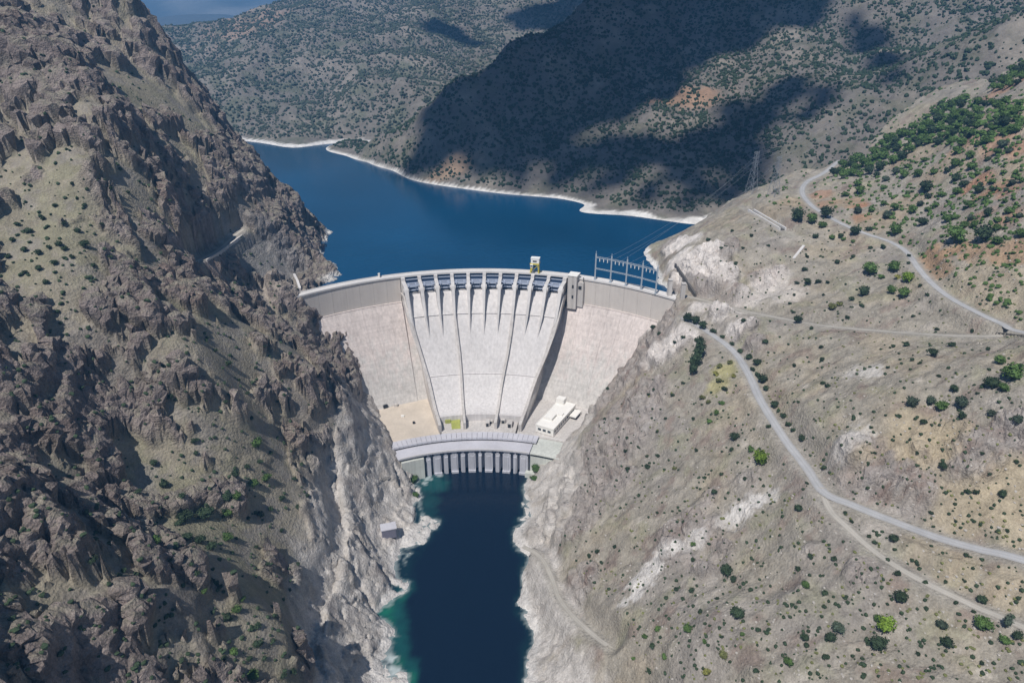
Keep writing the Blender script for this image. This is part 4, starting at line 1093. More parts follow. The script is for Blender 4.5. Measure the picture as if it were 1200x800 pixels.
def wire(a, b, sag, label):
    a = Vector(a); b = Vector(b); pts_ = [a.lerp(b, s) - Zv * sag * 4 * s * (1 - s) for s in np.linspace(0, 1, 17)]
    mb = MB(); mb.tube(pts_, .10, 4); o = mb.build("power_line", M_wire); return tag(o, label, "power line", "power lines from the dam to the hill")
tops = [a.lerp(b, s) + Zv * 21.5 for a, b in zip(gp[:-1], gp[1:]) for s in (.25, .75)]
for k in range(6): wire(tops[k], (tips1 if k < 3 else tips2)[k if k < 3 else k - 3], 9, "%s thin wire from the crest gantry over the lake to the %s pylon" % (("leftmost", "middle", "rightmost")[k % 3], "nearer" if k < 3 else "farther"))
e1 = PY(1100, 60, 1330)
for k in range(6): wire((tips1 + tips2)[[0, 2, 4, 6, 8, 10][k]], Vector(e1) + Vector((k * 10, k * 3, k * 4 + 10)), 22, "%s thin wire climbing the hill from the %s pylon" % (("lowest", "middle", "highest")[k % 3], "nearer" if k < 3 else "farther"))

# ------------------------------------------------------------------ walls, channel, stair, rail, hut
def wall_along(name, pxs, hgt, th, mat, label, cat, cap=None):
    P3 = [land(*p)[0] for p in pxs]; mb = MB()
    ctr = sum(P3, Vector()) / len(P3)
    for a, b in zip(P3[:-1], P3[1:]):
        d = (b - a); d.z = 0; d.normalize(); n = Vector((-d.y, d.x, 0)) * th / 2
        mb.box8([a - n - Zv * 4, b - n - Zv * 4, b + n - Zv * 4, a + n - Zv * 4, a - n + Zv * hgt, b - n + Zv * hgt, b + n + Zv * hgt, a + n + Zv * hgt])
    t = empty(name, ctr, label, cat); mb.build("wall", mat, t)
    if cap:
        mb = MB()
        for a, b in zip(P3[:-1], P3[1:]):
            d = (b - a); d.z = 0; d.normalize(); n = Vector((-d.y, d.x, 0)) * (th / 2 + .25)
            mb.box8([a - n + Zv * hgt, b - n + Zv * hgt, b + n + Zv * hgt, a + n + Zv * hgt, a - n + Zv * (hgt + .5), b - n + Zv * (hgt + .5), b + n + Zv * (hgt + .5), a + n + Zv * (hgt + .5)])
        mb.build("coping", cap, t)
    return t
wall_along("retaining_wall", [(242, 306.5), (248, 302.5), (254, 299), (260, 295), (266, 290.5), (272, 286), (278, 281.5), (284, 277)], 1.5, 1.2, M_wall, "pale retaining wall beside a track high on the left mountainside", "retaining wall", M_wall)
wall_along("retaining_wall", [(791, 312), (797, 321), (804, 331), (811, 342), (815, 348)], 3.0, 1.6, M_rail, "dark wall standing in for a shaded cut under the white cliff right of the crest", "retaining wall", M_rail)  # wall added along a shaded cut; its dark colour stands for that shade
wall_along("abutment_wall", [(345, 324), (349, 332), (352, 341)], 3.0, 2.0, M_wall, "short pale wall climbing from the left end of the dam crest", "wall", M_kerb)
ch = empty("concrete_channel", land(898, 258)[0], "straight concrete channel with two bright walls above the lake on the right", "channel")
a, b = land(880, 248)[0], land(917, 270)[0]; a = a + Zv * .4; b = b + Zv * .4; d = (b - a); L_ = d.length; d.normalize(); n = Vector((-d.y, d.x, 0)).normalized()
for s, nm in ((-1, "side_wall"), (1, "side_wall")):
    mb = MB(); mb.box8([a + n * (3.2 * s - .8) - Zv * 3, b + n * (3.2 * s - .8) - Zv * 3, b + n * (3.2 * s + .8) - Zv * 3, a + n * (3.2 * s + .8) - Zv * 3, a + n * (3.2 * s - .8) + Zv * 2.6, b + n * (3.2 * s - .8) + Zv * 2.6, b + n * (3.2 * s + .8) + Zv * 2.6, a + n * (3.2 * s + .8) + Zv * 2.6]); mb.build(nm, M_kerb, ch)
mb = MB(); mb.box8([a - n * 2.4 - Zv * 3, b - n * 2.4 - Zv * 3, b + n * 2.4 - Zv * 3, a + n * 2.4 - Zv * 3, a - n * 2.4 + Zv * .6, b - n * 2.4 + Zv * .6, b + n * 2.4 + Zv * .6, a + n * 2.4 + Zv * .6]); mb.build("channel_floor", M_rail, ch)
a, b = land(930, 303)[0], land(942, 288)[0]; d = b - a; n = Vector((-d.y, d.x, 0)).normalized()
st = empty("concrete_stair", a, "short pale concrete stair on the bare slope below the upper road", "stair"); mb = MB(); mb.box8([a - n * 1.3 - Zv * 2, b - n * 1.3 - Zv * 2, b + n * 1.3 - Zv * 2, a + n * 1.3 - Zv * 2, a - n * 1.3 + Zv * .7, b - n * 1.3 + Zv * .7, b + n * 1.3 + Zv * .7, a + n * 1.3 + Zv * .7]); mb.build("flight", M_kerb, st)
for k in range(12):
    p = a.lerp(b, (k + .5) / 12) + Zv * .72; mb = MB(); dh = Vector((d.x, d.y, 0)).normalized(); mb.obox(p, n * 1.0, dh * .5, Zv * .16); mb.build("step", M_kerb, st)
gr = empty("guard_rail", land(1180, 393)[0], "dark guard rail at the roadside on the right edge", "guard rail")
gpts = [land(1167 + k * 4.2, 391.5 + k * .45)[0] for k in range(9)]
gpts = [g for g in gpts if g is not None]
for g in gpts:
    mb = MB(); mb.bar(g - Zv * .5, g + Zv * 1.6, .35); mb.build("post", M_rail, gr)
mb = MB()
for a, b in zip(gpts[:-1], gpts[1:]): mb.bar(a + Zv * 1.4, b + Zv * 1.4, .3, .45); mb.bar(a + Zv * .8, b + Zv * .8, .2, .3)
mb.build("rail", M_rail, gr)
# slatted outlet hut by the river on the left bank
hp = P(457, 634, 4); hut = empty("outlet_hut", hp, "purple-grey slatted outlet hut over a dark opening on the left bank", "hut")
hb = Vector(hp); hx_ = Vector((.96, .28, 0)); hy_ = Vector((-.28, .96, 0))
mb = MB(); mb.obox(hb + Zv * 6.5 + hy_ * 4, hx_ * 6.2, hy_ * 4, Zv * 6.5); mb.build("wall", M_hut, hut)
mb = MB(); mb.obox(hb + Zv * 13.4 + hy_ * 3.7, hx_ * 6.8, hy_ * 4.6, Zv * .4); mb.build("roof", M_deck, hut)
for k in range(8): mb = MB(); mb.obox(hb + Zv * (4.2 + k * 1.15) - hy_ * .25, hx_ * 6.0, hy_ * .3, Zv * .38); mb.build("slat", M_hut, hut)
mb = MB(); mb.obox(hb + Zv * .6 - hy_ * .3, hx_ * 5.0, hy_ * .45, Zv * 2.6); mb.build("opening", M_dark, hut)
print("things", round(time.time() - T0, 1))
# ------------------------------------------------------------------ shrubs and trees
def crown_mesh(name, seed, n_leaf, leaf, flat=.8, lobes=5, tall=1.0):
    """leaf clumps spread through a lumpy volume of radius about 0.5, base at z = 0"""
    r_ = np.random.default_rng(seed); lob = []
    for k in range(lobes):
        a = r_.uniform(0, 6.28); rr = r_.uniform(.10, .26)
        lob.append((math.cos(a) * rr, math.sin(a) * rr, r_.uniform(.25, .55) * flat * tall, r_.uniform(.20, .32)))
    lob.append((0, 0, .42 * flat * tall, .34))
    v, f = [], []
    for (x, y, z, r) in lob:            # a dense inner body so that the crown is not see-through
        b = len(v)
        for p in ico0_v:
            s = r * r_.uniform(.62, .92); v.append((x + p[0] * s, y + p[1] * s, max(.0, z + p[2] * s * flat * tall)))
        f += [tuple(b + i for i in t) for t in ico0_f]
    for k in range(n_leaf):
        x, y, z, r = lob[r_.integers(len(lob))]
        d = r_.normal(size=3); d /= np.linalg.norm(d); d[2] = abs(d[2]) * 1.0 if r_.random() < .75 else d[2]
        c_ = np.array([x, y, z]) + d * r * r_.uniform(.75, 1.22) * np.array([1, 1, flat * tall]); c_[2] = max(c_[2], .02)
        u = r_.normal(size=3); u /= np.linalg.norm(u); w = np.cross(d + r_.normal(size=3) * .5, u); w /= np.linalg.norm(w) + 1e-6
        s = leaf * r_.uniform(.6, 1.4); b = len(v)
        v += [tuple(c_ - u * s), tuple(c_ + w * s * .7), tuple(c_ + u * s), tuple(c_ - w * s * .7)]
        f += [(b, b + 1, b + 2), (b, b + 2, b + 3)]
    me = bpy.data.meshes.new(name); me.from_pydata(v, [], f); me.update(); return me
def trunk_mesh(seed):
    r_ = np.random.default_rng(seed); mb = MB()
    mb.tube([(0, 0, -.15), (.01, 0, .12), (.03, .02, .42)], [.05, .04, .02], 6)
    for k in range(4):
        a = k * 1.6 + r_.uniform(0, .6); mb.tube([(.01, .01, .14 + .05 * k), (math.cos(a) * .14, math.sin(a) * .14, .34), (math.cos(a) * .24, math.sin(a) * .24, .48)], [.024, .016, .008], 5)
    me = bpy.data.meshes.new("trunk"); me.from_pydata(mb.v, [], mb.f); me.materials.append(M_bark); me.update(); return me
TRUNK = [trunk_mesh(3), trunk_mesh(9)]
CROWN = {}
def crown(col, k, kind):
    key = (col, k, kind)
    if key not in CROWN:
        if kind == 'big': me = crown_mesh("crown", 100 + k, 420, .055, .85, 7)
        elif kind == 'tall': me = crown_mesh("crown", 200 + k, 380, .055, .9, 6, 2.0)
        else: me = crown_mesh("crown", 300 + k, 190, .075, .75, 4)
        me.materials.append(LEAF[col]); CROWN[key] = me
    return CROWN[key]
N_IND = 0
def plant(px, py, dpx, col, label, group=None, name="shrub", cat="shrub", kind=None, loc=None):
    """one shrub or tree on the ground the camera sees at that point of the photograph"""
    global N_IND
    if loc is None:
        loc, nrm = land(px, py + dpx * .30)
        if loc is None: return None
    w = dpx * depth_of(loc) / F
    big = dpx >= 11 or kind == 'tall'
    k = rng.integers(4); kd = kind or ('big' if big else 'small')
    N_IND += 1
    sc = w * rng.uniform(.98, 1.1)
    if big:
        r = empty(name, loc - Vector((0, 0, .15)), label, cat, group)
        for me, nm in ((crown(col, k, kd), "crown"), (TRUNK[k % 2], "trunk")):
            o = bpy.data.objects.new(nm, me); COL.objects.link(o); o.parent = r
            if nm == 'crown': o.location = (0, 0, .06)
        r.scale = (sc, sc * rng.uniform(.9, 1.1), sc * rng.uniform(.85, 1.1)); r.rotation_euler = (0, 0, rng.uniform(0, 6.28))
        return r
    o = bpy.data.objects.new(name, crown(col, k, kd)); COL.objects.link(o)
    o.location = loc - Vector((0, 0, .1)); o.scale = (sc, sc, sc * rng.uniform(.8, 1.1)); o.rotation_euler = (0, 0, rng.uniform(0, 6.28))
    return tag(o, label, cat, group)
def rows(s):
    for t in s.replace("\n", ";").split(";"):
        if t.strip():
            a = t.split(); yield float(a[0]), float(a[1]), float(a[2]), a[3]
# plants that stand out, each with its own description
for px, py, d, col, nm, cat, label in [
    (1037, 734, 24, 'l', "bush", "bush", "round bright lime green bush, the brightest one at the bottom right"),
    (888, 537, 22, 'l', "bush", "bush", "bright lime green bush alone on the slope left of the lower road"),
    (1028, 753, 21, 'd', "bush", "bush", "wide dark green bush just below the bright lime bush"),
    (1028, 724, 12, 'g', "shrub", "shrub", "small green shrub touching the upper left of the lime bush"),
    (1150, 729, 23, 'g', "bush", "bush", "large round green bush just below the side road near the right edge"),
    (1054, 699, 19, 'd', "bush", "bush", "round dark green bush between the side road and the lime bush"),
    (863, 716, 18, 'd', "bush", "bush", "large round dark bush standing alone on the lower slope left of the lime bush"),
    (850, 668, 16, 'd', "bush", "bush", "dark bush with a smaller one at its lower right, under the white rock vein"),
    (859, 676, 10, 'd', "shrub", "shrub", "smaller shrub at the lower right of the dark bush under the white rock vein"),
    (805, 735, 13, 'g', "shrub", "shrub", "green shrub on the pale edge of the lower slope, leftmost of the larger ones"),
    (1103, 732, 16, 'b', "bush", "bush", "greyish green bush, upper of two stacked below the side road"),
    (1109, 752, 16, 'd', "bush", "bush", "dark green bush, lower of two stacked below the side road"),
    (1148, 700, 14, 'd', "shrub", "shrub", "dark round shrub between the two roads near the right edge"),
    (1178, 731, 14, 'b', "tree", "tree", "narrow dark tree on the verge where the side road leaves the frame"),
    (1176, 750, 15, 'g', "bush", "bush", "green bush left of a dark one in the bottom right corner"),
    (1191, 745, 14, 'd', "bush", "bush", "dark bush nearest the right edge in the bottom right corner"),
    (981, 735, 17, 'b', "bush", "bush", "greyish bush, upper of a pair left of the lime bush"),
    (972, 747, 15, 'd', "bush", "bush", "dark bush, lower of a pair left of the lime bush"),
    (942, 745, 12, 'd', "shrub", "shrub", "dark shrub with a small one beneath it, far left of the lime bush"),
    (944, 755, 8, 'd', "shrub", "shrub", "small shrub directly beneath a dark shrub, far left of the lime bush"),
    (923, 774, 14, 'g', "shrub", "shrub", "green shrub near the bottom edge, right of the yellowish shrubs"),
    (847, 766, 12, 'o', "shrub", "shrub", "yellowish olive shrub near the bottom edge, upper right of its twin"),
    (827, 787, 11, 'y', "shrub", "shrub", "yellow-green shrub at the bottom edge of the lower slope"),
    (935, 596, 11, 'd', "shrub", "shrub", "dark round shrub just left of the fork in the road"),
    (1047, 632, 12, 'd', "shrub", "shrub", "dark shrub in the wedge between the road and the side road"),
    (943, 684, 11, 'g', "shrub", "shrub", "green shrub midway down the slope below the fork"),
    (933, 375, 12, 'd', "tree", "tree", "dark round tree on the bench track above the lower road"),
    (1091, 413, 13, 'd', "bush", "bush", "dark green bush below the bench track"),
    (1170, 422, 14, 'g', "tree", "tree", "green tree at the upper left of the clump by the right edge"),
    (1185, 437, 28, 'g', "tree", "tree", "largest green tree in the clump by the right edge"),
    (1162, 450, 19, 'd', "tree", "tree", "dark tree at the lower left of the clump by the right edge"),
    (1175, 454, 15, 'g', "bush", "bush", "low green bush at the foot of the clump by the right edge"),
    (1118, 277, 25, 'g', "tree", "tree", "large green tree above the orange bank beside the upper road"),
    (1153, 275, 25, 'd', "tree", "tree", "large dark tree right of the orange bank beside the upper road"),
    (1167, 282, 14, 'g', "tree", "tree", "smaller tree leaning against the large dark one near the orange bank"),
    (1195, 275, 15, 'g', "tree", "tree", "green tree at the right edge level with the orange bank"),
    (1047, 270, 16, 'g', "bush", "bush", "green bush right above the upper road where it straightens"),
    (1000, 271, 14, 'd', "tree", "tree", "dark tree on the inner side of the upper road"),
    (935, 254, 19, 'd', "tree", "tree", "dark tree at the left end of the group by the upper road bend"),
    (950, 257, 14, 'g', "tree", "tree", "green tree in the middle of the group by the upper road bend"),
    (967, 250, 17, 'd', "tree", "tree", "dark tree at the right end of the group by the upper road bend"),
    (963, 264, 12, 'g', "tree", "tree", "small green tree in front of the group by the upper road bend"),
    (1083, 221, 17, 'd', "tree", "tree", "round dark tree alone on the reddish slope above the upper road"),
    (1062, 326, 16, 'l', "bush", "bush", "bright green bush below the bend of the upper road"),
    (1018, 316, 20, 'g', "bush", "bush", "long green bush left of the bright one below the upper road"),
    (1047, 313, 16, 'g', "bush", "bush", "green bush directly above the bright one below the upper road"),
    (1060, 343, 17, 'g', "bush", "bush", "wide green bush directly below the bright one by the upper road"),
    (1044, 340, 13, 'g', "bush", "bush", "green bush lower left of the bright one by the upper road"),
    (1011, 342, 15, 'd', "bush", "bush", "dark bush left of the bright green one below the upper road"),
    (973, 360, 12, 'o', "bush", "bush", "olive bush above the bench track"),
    (818, 405, 13, 'd', "tree", "tree", "topmost tree of the narrow dark thicket on the pink rock by the dam"),
    (817, 415, 17, 'd', "tree", "tree", "widest tree of the narrow dark thicket on the pink rock by the dam"),
    (814, 426, 16, 'd', "tree", "tree", "third tree down in the narrow dark thicket on the pink rock by the dam"),
    (811, 437, 11, 'd', "tree", "tree", "lowest tree of the narrow dark thicket on the pink rock by the dam"),
    (806, 373, 13, 'd', "tree", "tree", "dark tree where the road leaves the dam crest, left one of two"),
    (814, 375, 14, 'd', "tree", "tree", "dark tree where the road leaves the dam crest, right one of two"),
    (1068, 471, 16, 'b', "tree", "tree", "greyish tree at the left of the row on the middle slope"),
    (1088, 470, 14, 'b', "tree", "tree", "greyish tree second from left of the row on the middle slope"),
    (1102, 476, 16, 'g', "tree", "tree", "green tree third from left of the row on the middle slope"),
    (1127, 472, 18, 'b', "tree", "tree", "sparse greyish tree at the right of the row on the middle slope"),
    (1127, 487, 12, 'd', "shrub", "shrub", "dark shrub below the sparse greyish tree on the middle slope"),
    (1117, 456, 11, 'd', "shrub", "shrub", "dark shrub above the row on the middle slope"),
    (486, 562, 14, 'g', "bush", "bush", "tall green bush at the river's left bank beside the powerhouse"),
    (488, 578, 10, 'g', "bush", "bush", "lower green bush hanging at the river's left bank beside the powerhouse"),
    (628, 548, 14, 'g', "bush", "bush", "bright green bush at the river's right bank beside the powerhouse"),
    (625, 559, 10, 'g', "bush", "bush", "lower green bush at the river's right bank beside the powerhouse"),
    (268, 628, 15, 'g', "bush", "bush", "round green bush alone on the grassy left slope"),
    (242, 600, 22, 'd', "bush", "bush", "wide dark bush, right one of the upper pair on the grassy left slope"),
    (218, 605, 20, 'd', "bush", "bush", "dark bush, left one of the upper pair on the grassy left slope"),
    (220, 628, 15, 'd', "bush", "bush", "first bush from the left in the slanting row on the grassy left slope"),
    (236, 632, 16, 'd', "bush", "bush", "middle bush in the slanting row on the grassy left slope"),
    (249, 640, 15, 'd', "bush", "bush", "last bush on the right of the slanting row on the grassy left slope"),
    (185, 632, 15, 'g', "bush", "bush", "green bush at the rock edge left of the slanting row"),
    (303, 520, 16, 'g', "bush", "bush", "bright green bush at the top of the grassy left slope"),
    (298, 790, 17, 'g', "bush", "bush", "green bush near the bottom edge on the left slope"),
]:
    plant(px, py, d, col, label, None, nm, cat, 'tall' if label.startswith("narrow") or "thicket" in label else None)
# ordinary shrubs that nothing tells apart, by the ground they stand on
G = {}
ORD = []
def ordinary(px, py, d, col, noun, grp):
    o = plant(px, py, d, col, "x", grp, noun, noun)
    if o is not None: ORD.append((o, px, py, col, noun))
MARKS = [(965, 577, "the fork of the roads"), (1037, 734, "the brightest lime bush"), (888, 537, "the lone lime bush"), (770, 672, "the white rock vein"), (655, 483, "the white building"), (815, 420, "the narrow dark thicket"),
    (1097, 473, "the row of greyish trees"), (1178, 440, "the big tree clump at the right edge"), (1062, 326, "the bright bush below the upper road"), (1105, 302, "the orange bank"), (936, 295, "the pale concrete stair"), (898, 258, "the concrete channel"),
    (948, 228, "the sharp bend of the upper road"), (1083, 221, "the round tree alone on reddish earth"), (863, 716, "the large lone dark bush"), (1150, 729, "the large bush under the side road"), (1184, 393, "the guard rail"), (236, 632, "the slanting row of bushes"), (230, 603, "the upper bush pair"),
    (457, 624, "the outlet hut"), (345, 345, "the left end of the crest"), (262, 288, "the mountainside retaining wall"), (800, 352, "the right end of the crest"), (1198, 85, "the top right corner"), (2, 300, "the left frame edge"), (300, 798, "the bottom edge under the left slope"), (700, 640, "the pale right river bank"), (1050, 160, "the crest of the wooded ridge"), (1120, 120, "the upper end of the wooded ridge"), (985, 205, "the lower end of the wooded ridge"), (1195, 200, "the right edge beside the wooded ridge")]
WORDS = {'d': "dark", 'g': "green", 'b': "greyish", 'o': "olive", 'y': "yellowish", 'l': "lime"}
NTH = ["nearest", "second nearest", "third nearest", "fourth nearest", "fifth nearest", "sixth nearest", "seventh nearest", "eighth nearest", "ninth nearest", "tenth nearest"] + ["%dth nearest" % k for k in range(11, 60)]
def label_ordinary():
    buckets = {}
    for it in ORD:
        o, px, py, col, noun = it
        mx, my, nm = min(MARKS, key=lambda m: (m[0] - px) ** 2 + (m[1] - py) ** 2)
        a = math.degrees(math.atan2(my - py, px - mx)) % 360
        side = ["right", "upper right", "top", "upper left", "left", "lower left", "underside", "lower right"][int((a + 22.5) // 45) % 8]
        buckets.setdefault((nm, side, noun, col), []).append(((mx - px) ** 2 + (my - py) ** 2, o))
    for (nm, side, noun, col), lst in buckets.items():
        lst.sort(key=lambda t: t[0])
        for k, (_, o) in enumerate(lst):
            n = (NTH[k] + " ") if len(lst) > 1 else "only "
            o["label"] = "%s %s, %son the %s of %s" % (WORDS[col], noun, n, side, nm)
G["dark little shrub on the dry slope below the two roads"] = ("shrubs below the roads", """813 636 9 g;977 654 9 d;949 650 8 d;934 666 8 d;967 694 9 d;1051 671 9 d;1016 750 10 d;967 768 9 d;888 736 9 d;886 785 8 d;1084 681 7 d;966 710 6 d;915 640 6 d;880 690 7 d;840 700 6 d;820 715 7 d;990 700 6 d;1040 655 6 d;900 760 6 d;1075 765 7 d;1150 775 7 d;1120 705 6 d;825 750 7 g;870 742 6 g;770 735 9 g;755 745 8 g;765 755 9 d;778 768 10 g;760 785 9 d;742 770 7 g;800 700 6 d;792 690 7 d;810 690 8 d;812 655 7 d;780 700 6 d;845 745 6 d;960 735 6 b;1010 770 6 d;1140 715 6 d""")
G["dark little shrub on the scree between the dam and the lower road"] = ("shrubs between the dam and the road", """860 512 11 d;857 526 7 d;880 526 10 g;825 559 6 d;837 575 8 d;900 499 7 d;845 471 9 g;839 482 9 g;832 493 8 g;823 465 8 o;830 470 7 o;842 445 9 o;848 455 8 d;855 424 8 o;843 428 9 o;860 440 7 y;838 437 8 y;735 548 8 d;758 546 9 d;733 528 6 d;735 512 5 d;708 490 5 d;724 490 5 d;770 505 5 d;770 533 6 d;758 534 5 d;788 462 7 d;800 448 6 d;766 456 5 d;712 455 5 d;760 462 5 d;790 548 7 o;816 527 6 d;780 490 5 d;812 490 5 d;748 580 6 d;770 600 5 d;720 640 6 d;700 645 7 d;690 650 6 d;705 658 6 d;800 610 6 d;845 555 6 d;873 560 6 d;890 560 5 d;765 382 8 d;772 390 7 d;790 400 6 d;800 395 6 d;815 398 7 d""")
G["dark bush in the line along the upper side of the lower road"] = ("bushes along the lower road", """823 382 11 d;836 387 9 d;868 410 9 d;877 418 10 d;886 425 11 d;892 444 13 d;898 454 9 d;907 474 11 d;917 486 9 d;924 496 9 d;929 503 8 d;938 514 11 d;846 394 7 d;857 402 7 d;882 432 8 d;888 438 9 d;912 481 6 d;966 547 7 d;990 600 6 d;998 610 6 d;1018 628 6 d;1024 634 7 d;945 565 5 d;1075 660 6 d;1068 655 6 d;1130 680 5 d""")
G["dark little shrub on the slope above the lower road"] = ("shrubs above the lower road", """871 375 7 d;897 400 8 d;1062 403 9 d;1114 403 10 d;963 420 7 d;964 448 7 d;969 451 7 d;1052 486 8 d;1083 494 9 d;1161 484 11 b;1191 492 14 b;1069 421 6 d;1078 424 6 d;950 384 6 d;962 406 6 d;1105 545 12 d;1133 574 9 d;1143 576 9 d;1174 578 12 d;1132 649 7 d;1108 681 6 d;930 427 6 d;935 470 5 d;1046 405 6 d;1000 490 5 d;1020 500 5 d;1098 385 6 d;1139 387 6 d;1157 408 6 d;1025 530 5 d;1075 530 6 d;1150 530 6 d;1190 540 8 d;1160 555 6 d;1090 600 6 d;1120 610 5 d;1180 620 6 d;930 345 5 d;1040 430 5 d;1100 440 6 d;1145 460 6 d""")
G["dark little shrub on the bare bank below the upper road"] = ("shrubs below the upper road", """1035 289 8 d;1031 323 9 g;1051 324 9 y;946 330 11 d;959 329 8 d;980 306 9 d;943 315 8 d;946 300 6 d;933 331 6 d;983 356 9 o;998 350 8 d;1009 357 7 d;992 371 6 d;955 277 8 d;1065 299 6 d;1064 308 5 d;970 330 6 d;965 345 5 d;925 355 5 d;1000 300 6 d;1020 290 6 d;1000 282 7 g;988 280 7 g;975 278 8 g;1078 334 6 d;1086 345 6 d;1070 370 5 d;930 365 5 d;985 275 8 d;1018 268 9 d;862 308 6 d;870 290 5 d;880 275 6 d;900 287 5 d;845 290 6 d;830 280 6 d;858 270 5 d""")
G["dark bush on the grassy slope of the left mountain"] = ("bushes on the left slope", """180 543 11 d;194 568 12 d;280 581 12 g;267 581 14 d;270 601 14 g;291 606 9 d;305 601 10 d;313 560 14 g;298 567 15 g;318 595 8 d;314 659 8 d;232 670 9 d;257 686 9 d;275 763 13 g;303 753 12 d;293 770 8 d;343 785 10 d;332 790 10 d;302 733 10 d;278 714 14 g;268 723 13 d;322 720 9 d;213 580 10 d;277 555 12 d;263 596 9 d;330 583 9 d;350 593 9 d;162 575 9 d;110 656 14 d;227 515 10 d;267 425 10 d;200 465 11 d;240 690 9 g;250 680 7 d;285 700 8 g;340 690 6 d;350 660 6 d;300 640 6 d;210 612 10 d;190 605 8 d;330 620 7 d;290 545 9 d;305 540 8 d;318 530 7 d;265 470 7 d;290 460 6 d;280 445 6 d;300 430 6 d;252 410 7 d;243 395 6 d;310 405 6 d;270 395 5 d;325 470 6 d;295 490 7 d;310 770 9 d;320 750 8 d;262 770 9 d;285 790 9 d;225 660 7 d;200 655 7 d;230 530 8 d;345 560 7 d;360 580 6 d""")
G["dark shrub on the steep grass high on the left mountain"] = ("shrubs high on the left", """70 285 10 d;77 290 9 d;100 287 11 d;45 295 10 d;28 292 10 d;15 280 9 d;35 270 9 d;45 314 10 d;63 307 9 d;58 289 8 d;20 262 8 d;85 300 8 d;110 310 8 d;55 330 8 d;30 318 8 d;92 270 8 d;75 262 7 d;50 255 8 d;130 300 7 d;10 300 9 d;65 240 7 d;100 240 7 d;120 262 7 d;150 225 6 d;130 220 6 d;85 215 6 d""")
for label, (grp, lst) in G.items():
    for px, py, d, col in rows(lst): ordinary(px, py, d, col, "shrub", grp)
print("named plants", N_IND, round(time.time() - T0, 1))
# the wooded ridge above the upper road: trees one by one until the 300th, then scrub
def in_poly(x, y, poly):
    c_ = False; j = len(poly) - 1
    for i in range(len(poly)):
        if (poly[i][1] > y) != (poly[j][1] > y) and x < (poly[j][0] - poly[i][0]) * (y - poly[i][1]) / (poly[j][1] - poly[i][1]) + poly[i][0]: c_ = not c_
        j = i
    return c_
def scatter(poly, n, gap, seed):
    r_ = random.Random(seed); xs = [p[0] for p in poly]; ys = [p[1] for p in poly]; out = []; tries = 0
    while len(out) < n and tries < n * 60:
        tries += 1; x = r_.uniform(min(xs), max(xs)); y = r_.uniform(min(ys), max(ys))
        if in_poly(x, y, poly) and all((x - a) ** 2 + ((y - b) * 1.3) ** 2 > gap * gap for a, b in out): out.append((x, y))
    return out
grove = [(972, 202), (1000, 185), (1040, 162), (1070, 146), (1100, 120), (1130, 115), (1165, 118), (1198, 118), (1198, 150), (1160, 168), (1110, 172), (1080, 165), (1050, 190), (1010, 206), (985, 212)]
top_g = [(1155, 100), (1198, 72), (1198, 96), (1165, 106)]
sparse = [(985, 215), (1050, 195), (1110, 178), (1198, 160), (1198, 268), (1130, 268), (1060, 262), (1020, 255), (990, 240)]
STUFF = []
def ind_or_stuff(x, y, d, col, label, grp, nm="tree", cat="tree"):
    plant(x, y, d, col, label, grp, nm, cat)
nT = 0
for k, (x, y) in enumerate(scatter(grove, 120, 7.2, 1)):
    if nT < 104: ordinary(x, y, random.uniform(10, 14.5), random.choice('gggd'), "tree", "trees of the ridge wood"); nT += 1
    else: STUFF.append((x, y, 11, 'g'))
for x, y in scatter(top_g, 14, 7.0, 2): ordinary(x, y, random.uniform(10, 12.5), random.choice('gd'), "tree", "trees of the corner wood")
for x, y in scatter(sparse, 64, 11, 3): ordinary(x, y, random.uniform(8, 13), random.choice('ggdb'), "tree", "trees on the reddish slope")
label_ordinary()
print("trees", N_IND, round(time.time() - T0, 1))
# the rest: small scrub joined into one object per kind of ground
def scrub_obj(name, P3, size, col, flat=.8):
    P3 = np.asarray(P3, np.float32); n = len(P3); size = np.asarray(size, np.float32)
    b = ico0_v if True else None
    J = (1 + rng.uniform(-.35, .35, (n, len(b), 1))).astype(np.float32)
    v = b[None] * J * size[:, None, None] * np.array([1, 1, flat], np.float32) * .5 + P3[:, None] + np.array([0, 0, 1], np.float32) * (size * .22)[:, None, None]
    f = (ico0_f[None] + (np.arange(n) * len(b))[:, None, None]).reshape(-1, 3)
    o = mesh_np(name, v.reshape(-1, 3), f, LEAF[col], False); o["kind"] = "stuff"; return o
# on the near ground
def near_scatter(poly, n, seed):
    r_ = random.Random(seed); xs = [p[0] for p in poly]; ys = [p[1] for p in poly]; out = []
    k = 0
    while k < n:
        x = r_.uniform(min(xs), max(xs)); y = r_.uniform(min(ys), max(ys))
        if not in_poly(x, y, poly): continue
        k += 1
        p, nn = land(x, y)
        if p is None or nn.z < .35: continue
        i = int(np.clip(np.searchsorted(gx, p.x), 0, NX - 1)); j = int(np.clip(np.searchsorted(gy, p.y), 0, NY - 1))
        if road_d[j * NX + i] < 3 or pale[j * NX + i] > .5 or p.z < 4: continue
        out.append(tuple(p))
    return out
Lp = [(0, 0), (135, 0), (200, 80), (270, 160), (310, 230), (370, 300), (330, 380), (400, 470), (390, 640), (350, 720), (360, 800), (0, 800)]
Rp = [(640, 620), (700, 500), (800, 390), (820, 300), (950, 210), (1199, 90), (1199, 799), (780, 799), (720, 720)]
pl_ = near_scatter(Lp, 1300, 5); scrub_obj("scrub", pl_, rng.uniform(1.2, 3.4, len(pl_)), 'd')
pr_ = near_scatter(Rp, 1500, 6); scrub_obj("scrub", pr_, rng.uniform(.9, 2.6, len(pr_)), 'd')
pr_ = near_scatter(Rp, 900, 8); scrub_obj("scrub", pr_, rng.uniform(.9, 2.2, len(pr_)), 'o', .6)
up_p = [(880, 235), (960, 190), (1060, 115), (1199, 30), (1199, 380), (1060, 290), (960, 250)]
